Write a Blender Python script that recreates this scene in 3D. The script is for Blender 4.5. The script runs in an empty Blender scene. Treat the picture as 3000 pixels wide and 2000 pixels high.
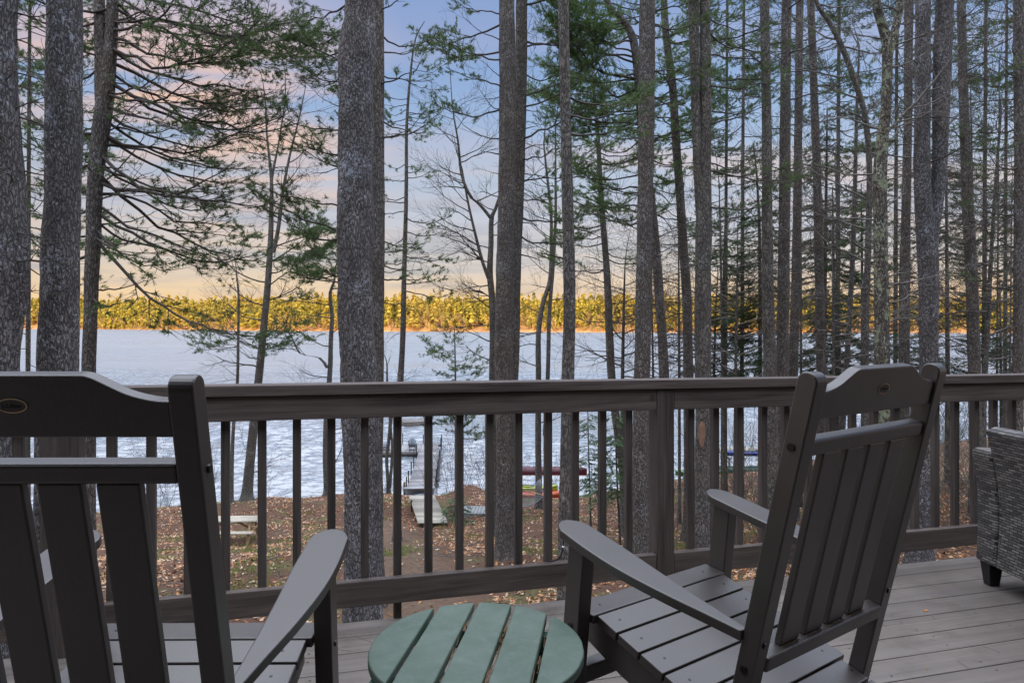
import bpy, bmesh, math, random
import numpy as np
from mathutils import Vector, Matrix, noise as mnoise
R = math.radians
rnd = random.Random(11)
nr = np.random.RandomState(5)
scene = bpy.context.scene
C = scene.collection
# ------------------------------------------------------------------ camera
CAMZ, F, HY = 1.25, 2000.0, 953.0          # eye height above the deck, focal length (px of a 3000 px frame), horizon row
cd = bpy.data.cameras.new('camera'); cam = bpy.data.objects.new('camera', cd); C.objects.link(cam)
cam.location = (0, 0, CAMZ); cam.rotation_euler = (R(90), 0, 0)
cd.sensor_width = 36; cd.lens = 36 * F / 3000; cd.shift_y = -(1000 - HY) / 3000
cd.clip_start = 0.05; cd.clip_end = 12000
scene.camera = cam
scene.view_settings.view_transform = 'Standard'; scene.view_settings.look = 'None'
scene.view_settings.exposure = 0.0; scene.view_settings.gamma = 1
# ------------------------------------------------------------------ light
SUN_EL, SUN_AZ = R(6.0), R(205)            # azimuth clockwise from +Y: behind the camera, a little left
sd = bpy.data.lights.new('sun', 'SUN'); sun = bpy.data.objects.new('sun', sd); C.objects.link(sun)
sd.energy = 5.0; sd.angle = R(0.5); sd.color = (1.0, 0.80, 0.52)
sdir = Vector((math.sin(SUN_AZ) * math.cos(SUN_EL), math.cos(SUN_AZ) * math.cos(SUN_EL), math.sin(SUN_EL)))
sun.rotation_euler = (-sdir).to_track_quat('-Z', 'Y').to_euler()

class NT:
    """tiny helper to write node trees"""
    def __init__(s, nt):
        s.nt = nt; nt.nodes.clear()
    def n(s, t, **kw):
        nd = s.nt.nodes.new(t)
        for k, v in kw.items():
            if k in nd.bl_rna.properties: setattr(nd, k, v)
            else:
                nm = k.replace('_', ' ')
                sk = nd.inputs[nm] if nm in nd.inputs else nd.inputs[k]
                if isinstance(v, bpy.types.NodeSocket): s.nt.links.new(v, sk)
                else: sk.default_value = v
        return nd
    def link(s, a, b): s.nt.links.new(a, b)
    def math(s, op, a, b=None, clamp=False):
        nd = s.nt.nodes.new('ShaderNodeMath'); nd.operation = op; nd.use_clamp = clamp
        for i, v in enumerate((a, b)):
            if v is None: continue
            if isinstance(v, bpy.types.NodeSocket): s.nt.links.new(v, nd.inputs[i])
            else: nd.inputs[i].default_value = v
        return nd.outputs[0]
    def mix(s, f, a, b, blend='MIX'):
        nd = s.nt.nodes.new('ShaderNodeMix'); nd.data_type = 'RGBA'; nd.blend_type = blend
        for sk, v in ((nd.inputs[0], f), (nd.inputs[6], a), (nd.inputs[7], b)):
            if isinstance(v, bpy.types.NodeSocket): s.nt.links.new(v, sk)
            else: sk.default_value = (*v, 1) if isinstance(v, tuple) and len(v) == 3 else v
        return nd.outputs[2]
    def ramp(s, f, stops, interp='LINEAR'):
        nd = s.nt.nodes.new('ShaderNodeValToRGB'); cr = nd.color_ramp; cr.interpolation = interp
        while len(cr.elements) < len(stops): cr.elements.new(0.5)
        for e, (p, c) in zip(cr.elements, stops):
            e.position = p; e.color = (*c, 1) if len(c) == 3 else c
        if isinstance(f, bpy.types.NodeSocket): s.nt.links.new(f, nd.inputs[0])
        return nd.outputs[0]
    def mapr(s, v, a, b, c=0.0, d=1.0):
        nd = s.nt.nodes.new('ShaderNodeMapRange'); nd.clamp = True
        s.nt.links.new(v, nd.inputs[0])
        for i, x in enumerate((a, b, c, d)): nd.inputs[i + 1].default_value = x
        return nd.outputs[0]

def lin(r, g, b):
    f = lambda c: (c / 255 / 12.92) if c / 255 <= 0.04045 else ((c / 255 + 0.055) / 1.055) ** 2.4
    return (f(r), f(g), f(b))

world = bpy.data.worlds.new('World'); scene.world = world; world.use_nodes = True
w = NT(world.node_tree)
tc = w.n('ShaderNodeTexCoord'); sep = w.n('ShaderNodeSeparateXYZ', Vector=tc.outputs['Generated'])
sx, sy, sz = sep.outputs
zc = w.math('MAXIMUM', sz, 0.0)
base = w.ramp(zc, [(0.0, lin(240, 196, 150)), (0.035, lin(230, 190, 160)), (0.08, lin(196, 178, 184)), (0.15, lin(177, 177, 200)),
                   (0.22, lin(166, 176, 202)), (0.29, lin(144, 166, 206)), (0.40, lin(116, 146, 198)), (0.55, lin(112, 142, 196)), (1.0, lin(120, 140, 185))])
# warm glow low on the left, cooler and pinker on the right
az = w.mapr(sx, -0.55, 0.35, 1.0, 0.0)
low = w.mapr(zc, 0.02, 0.26, 1.0, 0.0)
glow = w.math('MULTIPLY', w.math('MULTIPLY', az, low), 0.30)
base = w.mix(glow, base, lin(244, 220, 176))
# cirrus streaks on a flat cloud layer
dz = w.math('ADD', zc, 0.10)
cu = w.math('DIVIDE', sx, dz); cv = w.math('DIVIDE', sy, dz)
cvec = w.n('ShaderNodeCombineXYZ', X=cu, Y=cv, Z=0.0)
cmap = w.n('ShaderNodeMapping', Vector=cvec.outputs[0]); cmap.inputs['Rotation'].default_value = (0, 0, R(-28)); cmap.inputs['Scale'].default_value = (0.28, 1.0, 1)
cn = w.n('ShaderNodeTexNoise', Vector=cmap.outputs[0]); cn.inputs['Scale'].default_value = 1.9; cn.inputs['Detail'].default_value = 7; cn.inputs['Roughness'].default_value = 0.52; cn.inputs['Distortion'].default_value = 0.5
cl = w.mapr(cn.outputs[0], 0.47, 0.60)
cfade = w.mapr(zc, 0.52, 0.36)
ccol = w.ramp(zc, [(0.0, lin(255, 214, 150)), (0.08, lin(214, 190, 176)), (0.16, lin(216, 182, 170)), (0.28, lin(246, 194, 160)), (0.42, lin(205, 190, 205))])
cside = w.math('MAXIMUM', w.mapr(sx, -0.10, -0.30), w.math('ADD', 0.22, w.math('MULTIPLY', w.mapr(sx, .02, .16), w.mapr(zc, 0.30, 0.20, 0.0, 0.35))))
base = w.mix(w.math('MULTIPLY', w.math('MULTIPLY', cl, cfade), w.math('MULTIPLY', cside, 0.9)), base, ccol)
cn2 = w.n('ShaderNodeTexNoise', Vector=w.n('ShaderNodeMapping', Vector=tc.outputs['Generated'], Scale=(1.8, 1.8, 22)).outputs[0]); cn2.inputs['Scale'].default_value = 2.2; cn2.inputs['Detail'].default_value = 5
bank = w.math('MULTIPLY', w.mapr(cn2.outputs[0], 0.46, 0.58), w.math('MULTIPLY', w.mapr(zc, 0.03, 0.07), w.mapr(zc, 0.24, 0.12)))
base = w.mix(w.math('MULTIPLY', bank, 0.65), base, lin(150, 148, 170))
sky = w.n('ShaderNodeTexSky'); sky.sky_type = 'NISHITA'; sky.sun_disc = False; sky.sun_elevation = SUN_EL; sky.sun_rotation = SUN_AZ
bg1 = w.n('ShaderNodeBackground', Color=sky.outputs[0], Strength=0.05)
# sky overhead brightened, above the visible part, to lift the light on the foreground
up_ = w.mapr(zc, 0.47, 0.72)
base = w.mix(up_, base, w.mix(w.mapr(cn.outputs[0], .35, .65), (2.65, 2.85, 3.35), (3.2, 3.3, 3.65)))
bg2 = w.n('ShaderNodeBackground', Color=base, Strength=0.92)
add = w.n('ShaderNodeAddShader'); w.link(bg1.outputs[0], add.inputs[0]); w.link(bg2.outputs[0], add.inputs[1])
wo = w.n('ShaderNodeOutputWorld'); w.link(add.outputs[0], wo.inputs[0])

# ------------------------------------------------------------------ materials
def newmat(name):
    m = bpy.data.materials.new(name); m.use_nodes = True
    t = NT(m.node_tree); b = t.n('ShaderNodeBsdfPrincipled'); o = t.n('ShaderNodeOutputMaterial'); t.link(b.outputs[0], o.inputs[0])
    return m, t, b
def noise(t, vec, scale, detail=4, rough=0.55, dist=0.0):
    nd = t.n('ShaderNodeTexNoise', Vector=vec); nd.inputs['Scale'].default_value = scale; nd.inputs['Detail'].default_value = detail
    nd.inputs['Roughness'].default_value = rough; nd.inputs['Distortion'].default_value = dist
    return nd.outputs[0]
def mapping(t, vec, scale=(1, 1, 1), rot=(0, 0, 0), loc=(0, 0, 0)):
    nd = t.n('ShaderNodeMapping', Vector=vec); nd.inputs['Scale'].default_value = scale; nd.inputs['Rotation'].default_value = rot; nd.inputs['Location'].default_value = loc
    return nd.outputs[0]
def bump(t, b, h, strength=0.3, dist=0.01):
    nd = t.n('ShaderNodeBump', Height=h); nd.inputs['Strength'].default_value = strength; nd.inputs['Distance'].default_value = dist
    t.link(nd.outputs[0], b.inputs['Normal']); return nd
def objco(t): return t.n('ShaderNodeTexCoord').outputs['Object']

def mat_simple(name, col, rough=0.6, var=0.15, scale=8, bs=0.15, bd=0.004, metal=0.0, spec=0.5):
    m, t, b = newmat(name); co = objco(t)
    n1 = noise(t, co, scale, 5); f = t.mapr(n1, 0.3, 0.7)
    c = t.mix(f, tuple(x * (1 - var) for x in col), tuple(min(1, x * (1 + var)) for x in col)); t.link(c, b.inputs['Base Color'])
    b.inputs['Roughness'].default_value = rough; b.inputs['Metallic'].default_value = metal; b.inputs['Specular IOR Level'].default_value = spec
    bump(t, b, noise(t, co, scale * 12, 3), bs, bd)
    return m

def mat_wood(name, c0, c1, rough=0.6, axis=0, gscale=1.0, bs=0.35, spec=0.4, knots=True):
    """stained timber, grain running along an object axis"""
    m, t, b = newmat(name); co = objco(t)
    sc = [22 * gscale] * 3; sc[axis] = 1.1 * gscale
    g = noise(t, mapping(t, co, tuple(sc)), 1.6, 6, 0.6, 0.4)
    sc2 = [90 * gscale] * 3; sc2[axis] = 2.5 * gscale
    g2 = noise(t, mapping(t, co, tuple(sc2)), 1.5, 3, 0.6)
    big = noise(t, co, 1.4, 3)
    f = t.math('ADD', t.math('MULTIPLY', g, 0.6), t.math('ADD', t.math('MULTIPLY', g2, 0.35), t.math('MULTIPLY', big, 0.2)))
    f = t.mapr(f, 0.44, 0.72)
    c = t.mix(f, c0, c1)
    if knots:
        vo = t.n('ShaderNodeTexVoronoi', Vector=mapping(t, co, (3.1, 3.1, 3.1))); vo.inputs['Scale'].default_value = 1.0
        k = t.mapr(vo.outputs['Distance'], 0.035, 0.075, 1.0, 0.0)
        c = t.mix(t.math('MULTIPLY', k, 0.7), c, tuple(x * 0.35 for x in c0))
    t.link(c, b.inputs['Base Color'])
    b.inputs['Roughness'].default_value = rough; b.inputs['Specular IOR Level'].default_value = spec
    bump(t, b, t.math('ADD', g, g2), bs, 0.002)
    return m

M = {}
M['rail'] = mat_wood('rail_stain', (0.048, 0.037, 0.033), (0.150, 0.118, 0.104), 0.62)
M['railv'] = mat_wood('baluster_stain', (0.038, 0.031, 0.028), (0.118, 0.097, 0.086), 0.65, axis=2)
M['railend'] = mat_wood('weathered_stain', (0.10, 0.085, 0.075), (0.20, 0.17, 0.15), 0.7, axis=2)
M['dockwood'] = mat_wood('dock_wood', (0.13, 0.12, 0.12), (0.30, 0.28, 0.27), 0.85, axis=0, knots=False)
M['palewood'] = mat_wood('pale_wood', (0.40, 0.36, 0.29), (0.66, 0.61, 0.50), 0.8, axis=0, knots=False)
M['yellowwood'] = mat_wood('pine_wood', (0.36, 0.25, 0.13), (0.58, 0.43, 0.24), 0.8, axis=0, knots=False)
def mat_planks(name, c0, c1):
    m, t, b = newmat(name); co = objco(t); gi = t.n('ShaderNodeNewGeometry').outputs['Random Per Island']
    g = noise(t, mapping(t, co, (1.5, 25, 25)), 1.5, 4); c = t.mix(t.math('ADD', t.math('MULTIPLY', gi, .65), t.math('MULTIPLY', g, .35)), c0, c1)
    t.link(c, b.inputs['Base Color']); b.inputs['Roughness'].default_value = .85; return m
M['walkplank'] = mat_planks('weathered_pale_planks', (0.16, 0.145, 0.12), (0.62, 0.58, 0.48))
M['dockplank'] = mat_planks('weathered_grey_planks', (0.12, 0.12, 0.13), (0.42, 0.41, 0.42))
M['dark'] = mat_simple('dark_metal', (0.012, 0.012, 0.014), 0.4, 0.2, 20)
M['steel'] = mat_simple('galvanised_metal', (0.30, 0.31, 0.33), 0.45, 0.2, 14, metal=0.6)

def mat_lumber():
    m, t, b = newmat('charcoal_poly_lumber'); co = objco(t)
    n1 = noise(t, co, 6, 4); n2 = noise(t, co, 260, 2, 0.7); n3 = noise(t, mapping(t, co, (40, 40, 6)), 2, 4)
    c = t.mix(t.mapr(n1, 0.3, 0.7), (0.030, 0.022, 0.017), (0.042, 0.033, 0.027))
    c = t.mix(t.mapr(n2, 0.60, 0.78, 0, 0.3), c, (0.12, 0.125, 0.13))
    t.link(c, b.inputs['Base Color']); b.inputs['Roughness'].default_value = 0.46
    t.link(t.mapr(n1, 0.2, 0.8, 0.34, 0.48), b.inputs['Roughness'])
    b.inputs['Specular IOR Level'].default_value = 0.9; b.inputs['IOR'].default_value = 1.58
    bump(t, b, t.math('ADD', t.math('MULTIPLY', n2, 0.7), t.math('MULTIPLY', n3, 0.6)), 0.35, 0.0012)
    return m
M['lumber'] = mat_lumber()
def mat_green():
    m, t, b = newmat('green_poly_lumber'); co = objco(t)
    n1 = noise(t, co, 9, 5, 0.65); n2 = noise(t, mapping(t, co, (60, 8, 60)), 3, 4); n3 = noise(t, co, 30, 4, .7)
    c = t.mix(t.mapr(n1, 0.32, 0.68), (0.066, 0.108, 0.078), (0.108, 0.152, 0.120))
    c = t.mix(t.mapr(n3, 0.5, 0.75, 0, 0.45), c, (0.145, 0.195, 0.17))
    c = t.mix(t.mapr(n2, 0.62, 0.8, 0, 0.35), c, (0.05, 0.10, 0.08))
    t.link(c, b.inputs['Base Color']); b.inputs['Roughness'].default_value = 0.5; bump(t, b, t.math('ADD', n2, n3), 0.2, 0.001)
    return m
M['green'] = mat_green()
M['greenedge'] = mat_simple('green_poly_edge', (0.02, 0.062, 0.04), 0.5, 0.2, 10)

def mat_deck():
    m, t, b = newmat('composite_decking'); co = objco(t)
    # object x runs along the boards; y across them (0.14 m pitch)
    sp = t.n('ShaderNodeSeparateXYZ', Vector=co)
    idx = t.math('FLOOR', t.math('DIVIDE', t.math('MULTIPLY', sp.outputs[1], -1.0), 0.14))
    wn = t.n('ShaderNodeTexWhiteNoise'); wn.noise_dimensions = '1D'; t.link(idx, wn.inputs['W'])
    off = t.n('ShaderNodeCombineXYZ', X=t.math('MULTIPLY', wn.outputs[0], 30.0), Y=0.0, Z=0.0)
    va = t.n('ShaderNodeVectorMath', operation='ADD'); t.link(co, va.inputs[0]); t.link(off.outputs[0], va.inputs[1])
    g = noise(t, mapping(t, va.outputs[0], (1.2, 55, 20)), 1.0, 6, 0.6, 0.3)
    g2 = noise(t, mapping(t, va.outputs[0], (4, 240, 20)), 1.0, 3)
    big = noise(t, co, 2.2, 5, 0.6)
    f = t.math('ADD', t.math('MULTIPLY', g, 0.45), t.math('ADD', t.math('MULTIPLY', g2, 0.2), t.math('MULTIPLY', big, 0.45)))
    c = t.mix(t.mapr(f, 0.40, 0.70), (0.115, 0.098, 0.084), (0.228, 0.200, 0.174))
    c = t.mix(t.math('MULTIPLY', wn.outputs[0], 0.30), c, (0.13, 0.115, 0.11))
    st = noise(t, co, 5.5, 6, 0.7)
    c = t.mix(t.mapr(st, 0.52, 0.70, 0, 0.5), c, (0.09, 0.07, 0.055))
    t.link(c, b.inputs['Base Color']); b.inputs['Roughness'].default_value = 0.62
    bump(t, b, t.math('ADD', g, g2), 0.3, 0.0015)
    return m
M['deck'] = mat_deck()

def mat_bark(name, c0, c1, lich=(0.30, 0.32, 0.36), la=0.56, lb=0.62, sc=1.0, big=False, mossy=False, bs=0.9):
    m, t, b = newmat(name); co = objco(t)
    v = mapping(t, co, (1, 1, 0.27))
    wv = noise(t, v, 9 * sc, 4)
    vd = t.n('ShaderNodeVectorMath', operation='ADD'); t.link(v, vd.inputs[0])
    cc = t.n('ShaderNodeCombineXYZ', X=t.math('MULTIPLY', wv, 0.22), Y=t.math('MULTIPLY', wv, -0.2), Z=0.0); t.link(cc.outputs[0], vd.inputs[1])
    vo = t.n('ShaderNodeTexVoronoi', Vector=vd.outputs[0]); vo.feature = 'DISTANCE_TO_EDGE'; vo.inputs['Scale'].default_value = 30 * sc
    crack = t.mapr(vo.outputs['Distance'], 0.02, 0.22)
    n1 = noise(t, v, 9 * sc, 6, 0.65); n2 = noise(t, co, 60 * sc, 4, 0.7); n3 = noise(t, co, 2.2, 3)
    c = t.mix(t.mapr(n1, 0.32, 0.68), c0, c1)
    c = t.mix(crack, tuple(x * 0.55 for x in c0), c)
    ls = noise(t, mapping(t, co, (1, 1, 0.7)), 34 * sc, 4, 0.6, 0.6)
    thr = t.math('ADD', ls, t.math('MULTIPLY', t.math('SUBTRACT', n3, 0.5), 0.45))
    c = t.mix(t.math('MULTIPLY', t.mapr(thr, la, lb), 0.85), c, lich)
    if mossy:
        p = noise(t, co, 4.5, 4, 0.6, 0.5)
        c = t.mix(t.mapr(p, 0.56, 0.60), c, (0.26, 0.30, 0.20))
        p2 = noise(t, mapping(t, co, (1, 1, 1), (0, 0, 0), (7, 3, 5)), 4.0, 4, 0.6, 0.5)
        c = t.mix(t.mapr(p2, 0.60, 0.66), c, (0.045, 0.035, 0.012))
    hue = noise(t, co, 0.9, 2)
    c = t.mix(t.mapr(hue, 0.4, 0.65, 0, 0.35), c, t.mix(1.0, c, (1.15, 0.92, 0.72), 'MULTIPLY'))
    t.link(c, b.inputs['Base Color']); b.inputs['Roughness'].default_value = 0.85; b.inputs['Specular IOR Level'].default_value = 0.35
    h = t.math('ADD', t.math('MULTIPLY', crack, 0.6), t.math('ADD', t.math('MULTIPLY', n2, 0.5), t.math('MULTIPLY', ls, 0.7)))
    bump(t, b, h, bs, 0.02)
    return m
M['bark'] = mat_bark('grey_pine_bark', (0.105, 0.100, 0.102), (0.225, 0.214, 0.215), (0.37, 0.39, 0.45), 0.55, 0.66)
M['bark2'] = mat_bark('brown_pine_bark', (0.118, 0.106, 0.097), (0.235, 0.212, 0.195), (0.33, 0.34, 0.35), 0.58, 0.66, 0.9)
M['bark3'] = mat_bark('smooth_grey_bark', (0.115, 0.108, 0.10), (0.235, 0.22, 0.205), (0.30, 0.30, 0.27), 0.57, 0.66, 0.8)
M['birchbark'] = mat_bark('mossy_bark', (0.10, 0.09, 0.078), (0.20, 0.18, 0.155), (0.42, 0.46, 0.38), 0.57, 0.62, 0.8, mossy=True)
M['twig'] = mat_simple('twig_bark', (0.075, 0.064, 0.056), 0.85, 0.35, 3)
M['twiggrey'] = mat_simple('dead_twig_bark', (0.15, 0.135, 0.12), 0.85, 0.35, 3)

def mat_leaf(name, c0, c1, sc=1.6, tr=0.25):
    m, t, b = newmat(name); co = objco(t)
    n1 = noise(t, co, sc, 3); gi = t.n('ShaderNodeNewGeometry').outputs['Random Per Island']
    f = t.math('ADD', t.math('MULTIPLY', t.mapr(n1, 0.35, 0.65), 0.7), t.math('MULTIPLY', gi, 0.3))
    c = t.mix(f, c0, c1); t.link(c, b.inputs['Base Color']); b.inputs['Roughness'].default_value = 0.55
    tl = t.n('ShaderNodeBsdfTranslucent', Color=c); ms = t.n('ShaderNodeMixShader'); ms.inputs[0].default_value = tr
    t.link(b.outputs[0], ms.inputs[1]); t.link(tl.outputs[0], ms.inputs[2])
    o = [n for n in t.nt.nodes if n.type == 'OUTPUT_MATERIAL'][0]; t.link(ms.outputs[0], o.inputs[0])
    return m
M['needle'] = mat_leaf('pine_needles', (0.065, 0.105, 0.040), (0.145, 0.225, 0.072), tr=.45)
M['needlebright'] = mat_leaf('fresh_pine_needles', (0.07, 0.13, 0.035), (0.18, 0.30, 0.075), tr=0.45)
M['hemlock'] = mat_leaf('hemlock_needles', (0.045, 0.082, 0.038), (0.105, 0.165, 0.065), tr=.35)
M['hemlockpale'] = mat_leaf('young_hemlock_needles', (0.07, 0.13, 0.06), (0.17, 0.26, 0.12))
M['bud'] = mat_leaf('tree_buds', (0.16, 0.03, 0.02), (0.30, 0.08, 0.04))
M['budgreen'] = mat_leaf('leaf_buds', (0.20, 0.22, 0.06), (0.34, 0.36, 0.10))
M['dryleaf'] = mat_leaf('dry_leaves', (0.22, 0.12, 0.06), (0.42, 0.26, 0.12))

# ------------------------------------------------------------------ mesh helpers
def tag(o, label=None, cat=None, group=None, kind=None):
    if label: o['label'] = label
    if cat: o['category'] = cat
    if group: o['group'] = group
    if kind: o['kind'] = kind
    return o
def thing(name, label, cat, loc=(0, 0, 0), rz=0.0, group=None):
    o = bpy.data.objects.new(name, None); C.objects.link(o); o.location = loc; o.rotation_euler = (0, 0, rz); o.empty_display_size = 0.1
    return tag(o, label, cat, group)
def link(name, me, m, parent=None):
    o = bpy.data.objects.new(name, me); C.objects.link(o)
    if m is not None:
        me.materials.clear()
        for x in (m if isinstance(m, (list, tuple)) else [m]): me.materials.append(x)
    if parent: o.parent = parent
    return o
def bmobj(name, bm, m, parent=None, smooth=False):
    me = bpy.data.meshes.new(name); bmesh.ops.recalc_face_normals(bm, faces=bm.faces[:]); bm.to_mesh(me); bm.free()
    if smooth:
        for p in me.polygons: p.use_smooth = True
    return link(name, me, m, parent)
class Buf:
    """numpy triangle / quad soup"""
    def __init__(s): s.v = []; s.f = []; s.n = 0
    def add(s, v, f):
        v = np.asarray(v, float).reshape(-1, 3); f = np.asarray(f, int)
        s.v.append(v); s.f.append((f + s.n)); s.n += len(v)
    def tube(s, pts, rad, sides=5, ref=None):
        pts = np.asarray(pts, float); rad = np.broadcast_to(np.asarray(rad, float), (len(pts),))
        d = np.gradient(pts, axis=0); d /= np.linalg.norm(d, axis=1)[:, None] + 1e-9
        if ref is None:
            m = d.mean(0); ref = np.eye(3)[np.argmin(np.abs(m))]
        u = np.cross(d, ref); u /= np.linalg.norm(u, axis=1)[:, None] + 1e-9
        v = np.cross(d, u); a = np.arange(sides) * 2 * np.pi / sides
        ring = pts[:, None, :] + rad[:, None, None] * (np.cos(a)[None, :, None] * u[:, None, :] + np.sin(a)[None, :, None] * v[:, None, :])
        n = len(pts); i = np.arange(n - 1)[:, None] * sides; j = np.arange(sides)[None, :]; k = (j + 1) % sides
        f = np.stack([i + j, i + k, i + sides + k, i + sides + j], -1).reshape(-1, 4)
        s.add(ring.reshape(-1, 3), f)
    def inst(s, tv, tf, mats):
        """tv (n,3) template verts, tf (m,k) faces, mats (N,3,4)"""
        if len(mats) == 0: return
        mats = np.asarray(mats); N = len(mats); nv = len(tv)
        v = np.einsum('nij,vj->nvi', mats[:, :, :3], tv) + mats[:, None, :, 3]
        f = tf[None] + (np.arange(N) * nv)[:, None, None]
        s.add(v.reshape(-1, 3), f.reshape(-1, tf.shape[1]))
    def box(s, x0, x1, y0, y1, z0, z1):
        v = [(x, y, z) for x in (x0, x1) for y in (y0, y1) for z in (z0, z1)]
        s.add(v, [(0, 1, 3, 2), (4, 6, 7, 5), (0, 4, 5, 1), (2, 3, 7, 6), (0, 2, 6, 4), (1, 5, 7, 3)])
    def mesh(s, name, origin=(0, 0, 0), smooth=False):
        me = bpy.data.meshes.new(name)
        if not s.v: return me
        v = np.concatenate(s.v) - np.asarray(origin)
        cnt = np.concatenate([np.full(len(f), f.shape[1]) for f in s.f]); idx = np.concatenate([f.reshape(-1) for f in s.f])
        me.vertices.add(len(v)); me.vertices.foreach_set('co', v.astype(np.float32).ravel())
        me.loops.add(len(idx)); me.loops.foreach_set('vertex_index', idx.astype(np.int32))
        st = np.concatenate([[0], np.cumsum(cnt)[:-1]])
        me.polygons.add(len(cnt)); me.polygons.foreach_set('loop_start', st.astype(np.int32))
        if smooth: me.polygons.foreach_set('use_smooth', np.ones(len(cnt), bool))
        me.update(calc_edges=True); me.validate()
        return me
def bobj(name, buf, m, parent=None, origin=(0, 0, 0), smooth=False): return link(name, buf.mesh(name, origin, smooth), m, parent)

def prism(poly, x0, x1, plane='yz', bev=0.003, seg=2, xf=None):
    """extrude a 2-D outline; plane 'yz' extrudes along x, 'xy' along z, 'xz' along y"""
    bm = bmesh.new()
    def P(a, b, c): return {'yz': (c, a, b), 'xy': (a, b, c), 'xz': (a, c, b)}[plane]
    lo = [bm.verts.new(P(a, b, x0)) for a, b in poly]; hi = [bm.verts.new(P(a, b, x1)) for a, b in poly]
    n = len(poly); bm.faces.new(lo); bm.faces.new(hi[::-1])
    for i in range(n): bm.faces.new((lo[i], lo[(i + 1) % n], hi[(i + 1) % n], hi[i]))
    bmesh.ops.recalc_face_normals(bm, faces=bm.faces[:])
    if bev:
        es = [e for e in bm.edges if len(e.link_faces) == 2 and e.calc_face_angle() > R(35)]
        bmesh.ops.bevel(bm, geom=es, offset=bev, segments=seg, profile=0.5, affect='EDGES')
    if xf is not None: bmesh.ops.transform(bm, matrix=xf, verts=bm.verts[:])
    return bm
def boxbm(x0, x1, y0, y1, z0, z1, bev=0.003, seg=2, xf=None):
    return prism([(y0, z0), (y1, z0), (y1, z1), (y0, z1)], x0, x1, 'yz', bev, seg, xf)
def join(*bms):
    a = bms[0]
    for b in bms[1:]:
        me = bpy.data.meshes.new('tmp'); b.to_mesh(me); b.free(); a.from_mesh(me); bpy.data.meshes.remove(me)
    return a
def catmull(p, n=6):
    p = np.asarray(p, float); q = np.vstack([2 * p[0] - p[1], p, 2 * p[-1] - p[-2]]); out = []
    for i in range(1, len(q) - 2):
        for t in np.linspace(0, 1, n, endpoint=False):
            a, b, c, d = q[i - 1], q[i], q[i + 1], q[i + 2]
            out.append(0.5 * ((2 * b) + (-a + c) * t + (2 * a - 5 * b + 4 * c - d) * t * t + (-a + 3 * b - 3 * c + d) * t ** 3))
    out.append(p[-1]); return np.array(out)
def at(px, py, Y): return np.array([(px - 1500) / F * Y, Y, CAMZ - (py - HY) / F * Y])
K = 3000 / 2352.0      # outlines below were read off a 2352 px wide copy

# ------------------------------------------------------------------ terrain
WATER = CAMZ - 9.7
def shore(X): return np.interp(X, [-60, -20, -13, -6, 4, 8, 15, 38, 70, 120], [34, 36, 38, 39.5, 39.5, 42, 46.5, 58, 75, 90])
def gz(X, Y, fine=True):
    X = np.asarray(X, float); Y = np.asarray(Y, float)
    u = Y - (shore(X) - 39.5)
    D = np.interp(u, [-40, 2, 10.6, 16.5, 23.5, 28, 33, 34.5, 36, 38, 39.2, 41, 60, 90], [4.0, 4.3, 4.95, 5.65, 7.35, 8.1, 8.35, 8.6, 8.95, 9.45, 9.75, 10.3, 12, 14])
    z = CAMZ - D
    def hump(cx, cy, sx_, sy_, h): return h * np.exp(-((X - cx) / sx_) ** 2 - ((Y - cy) / sy_) ** 2)
    z = z + hump(-2.2, 36.3, 0.9, 1.6, 0.62) + hump(-8.6, 36.5, 1.6, 1.6, 0.25) + hump(-13, 35.5, 3.0, 2.0, 0.2) + hump(1.8, 36, 2.2, 2.6, -0.3) - hump(-4.6, 35.5, 1.1, 2.0, 0.15)
    z = z + hump(-6.7, 31.5, 0.8, 1.5, 0.35) + hump(-1.5, 30.5, 0.7, 1.8, 0.2) + hump(-3.9, 30.5, 1.5, 3.2, -0.42)
    if fine: z = z + 0.06 * np.sin(X * 1.3 + 1.7 * np.sin(Y * 0.7)) * np.cos(Y * 0.9 + np.sin(X * 0.6))
    return z
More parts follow.
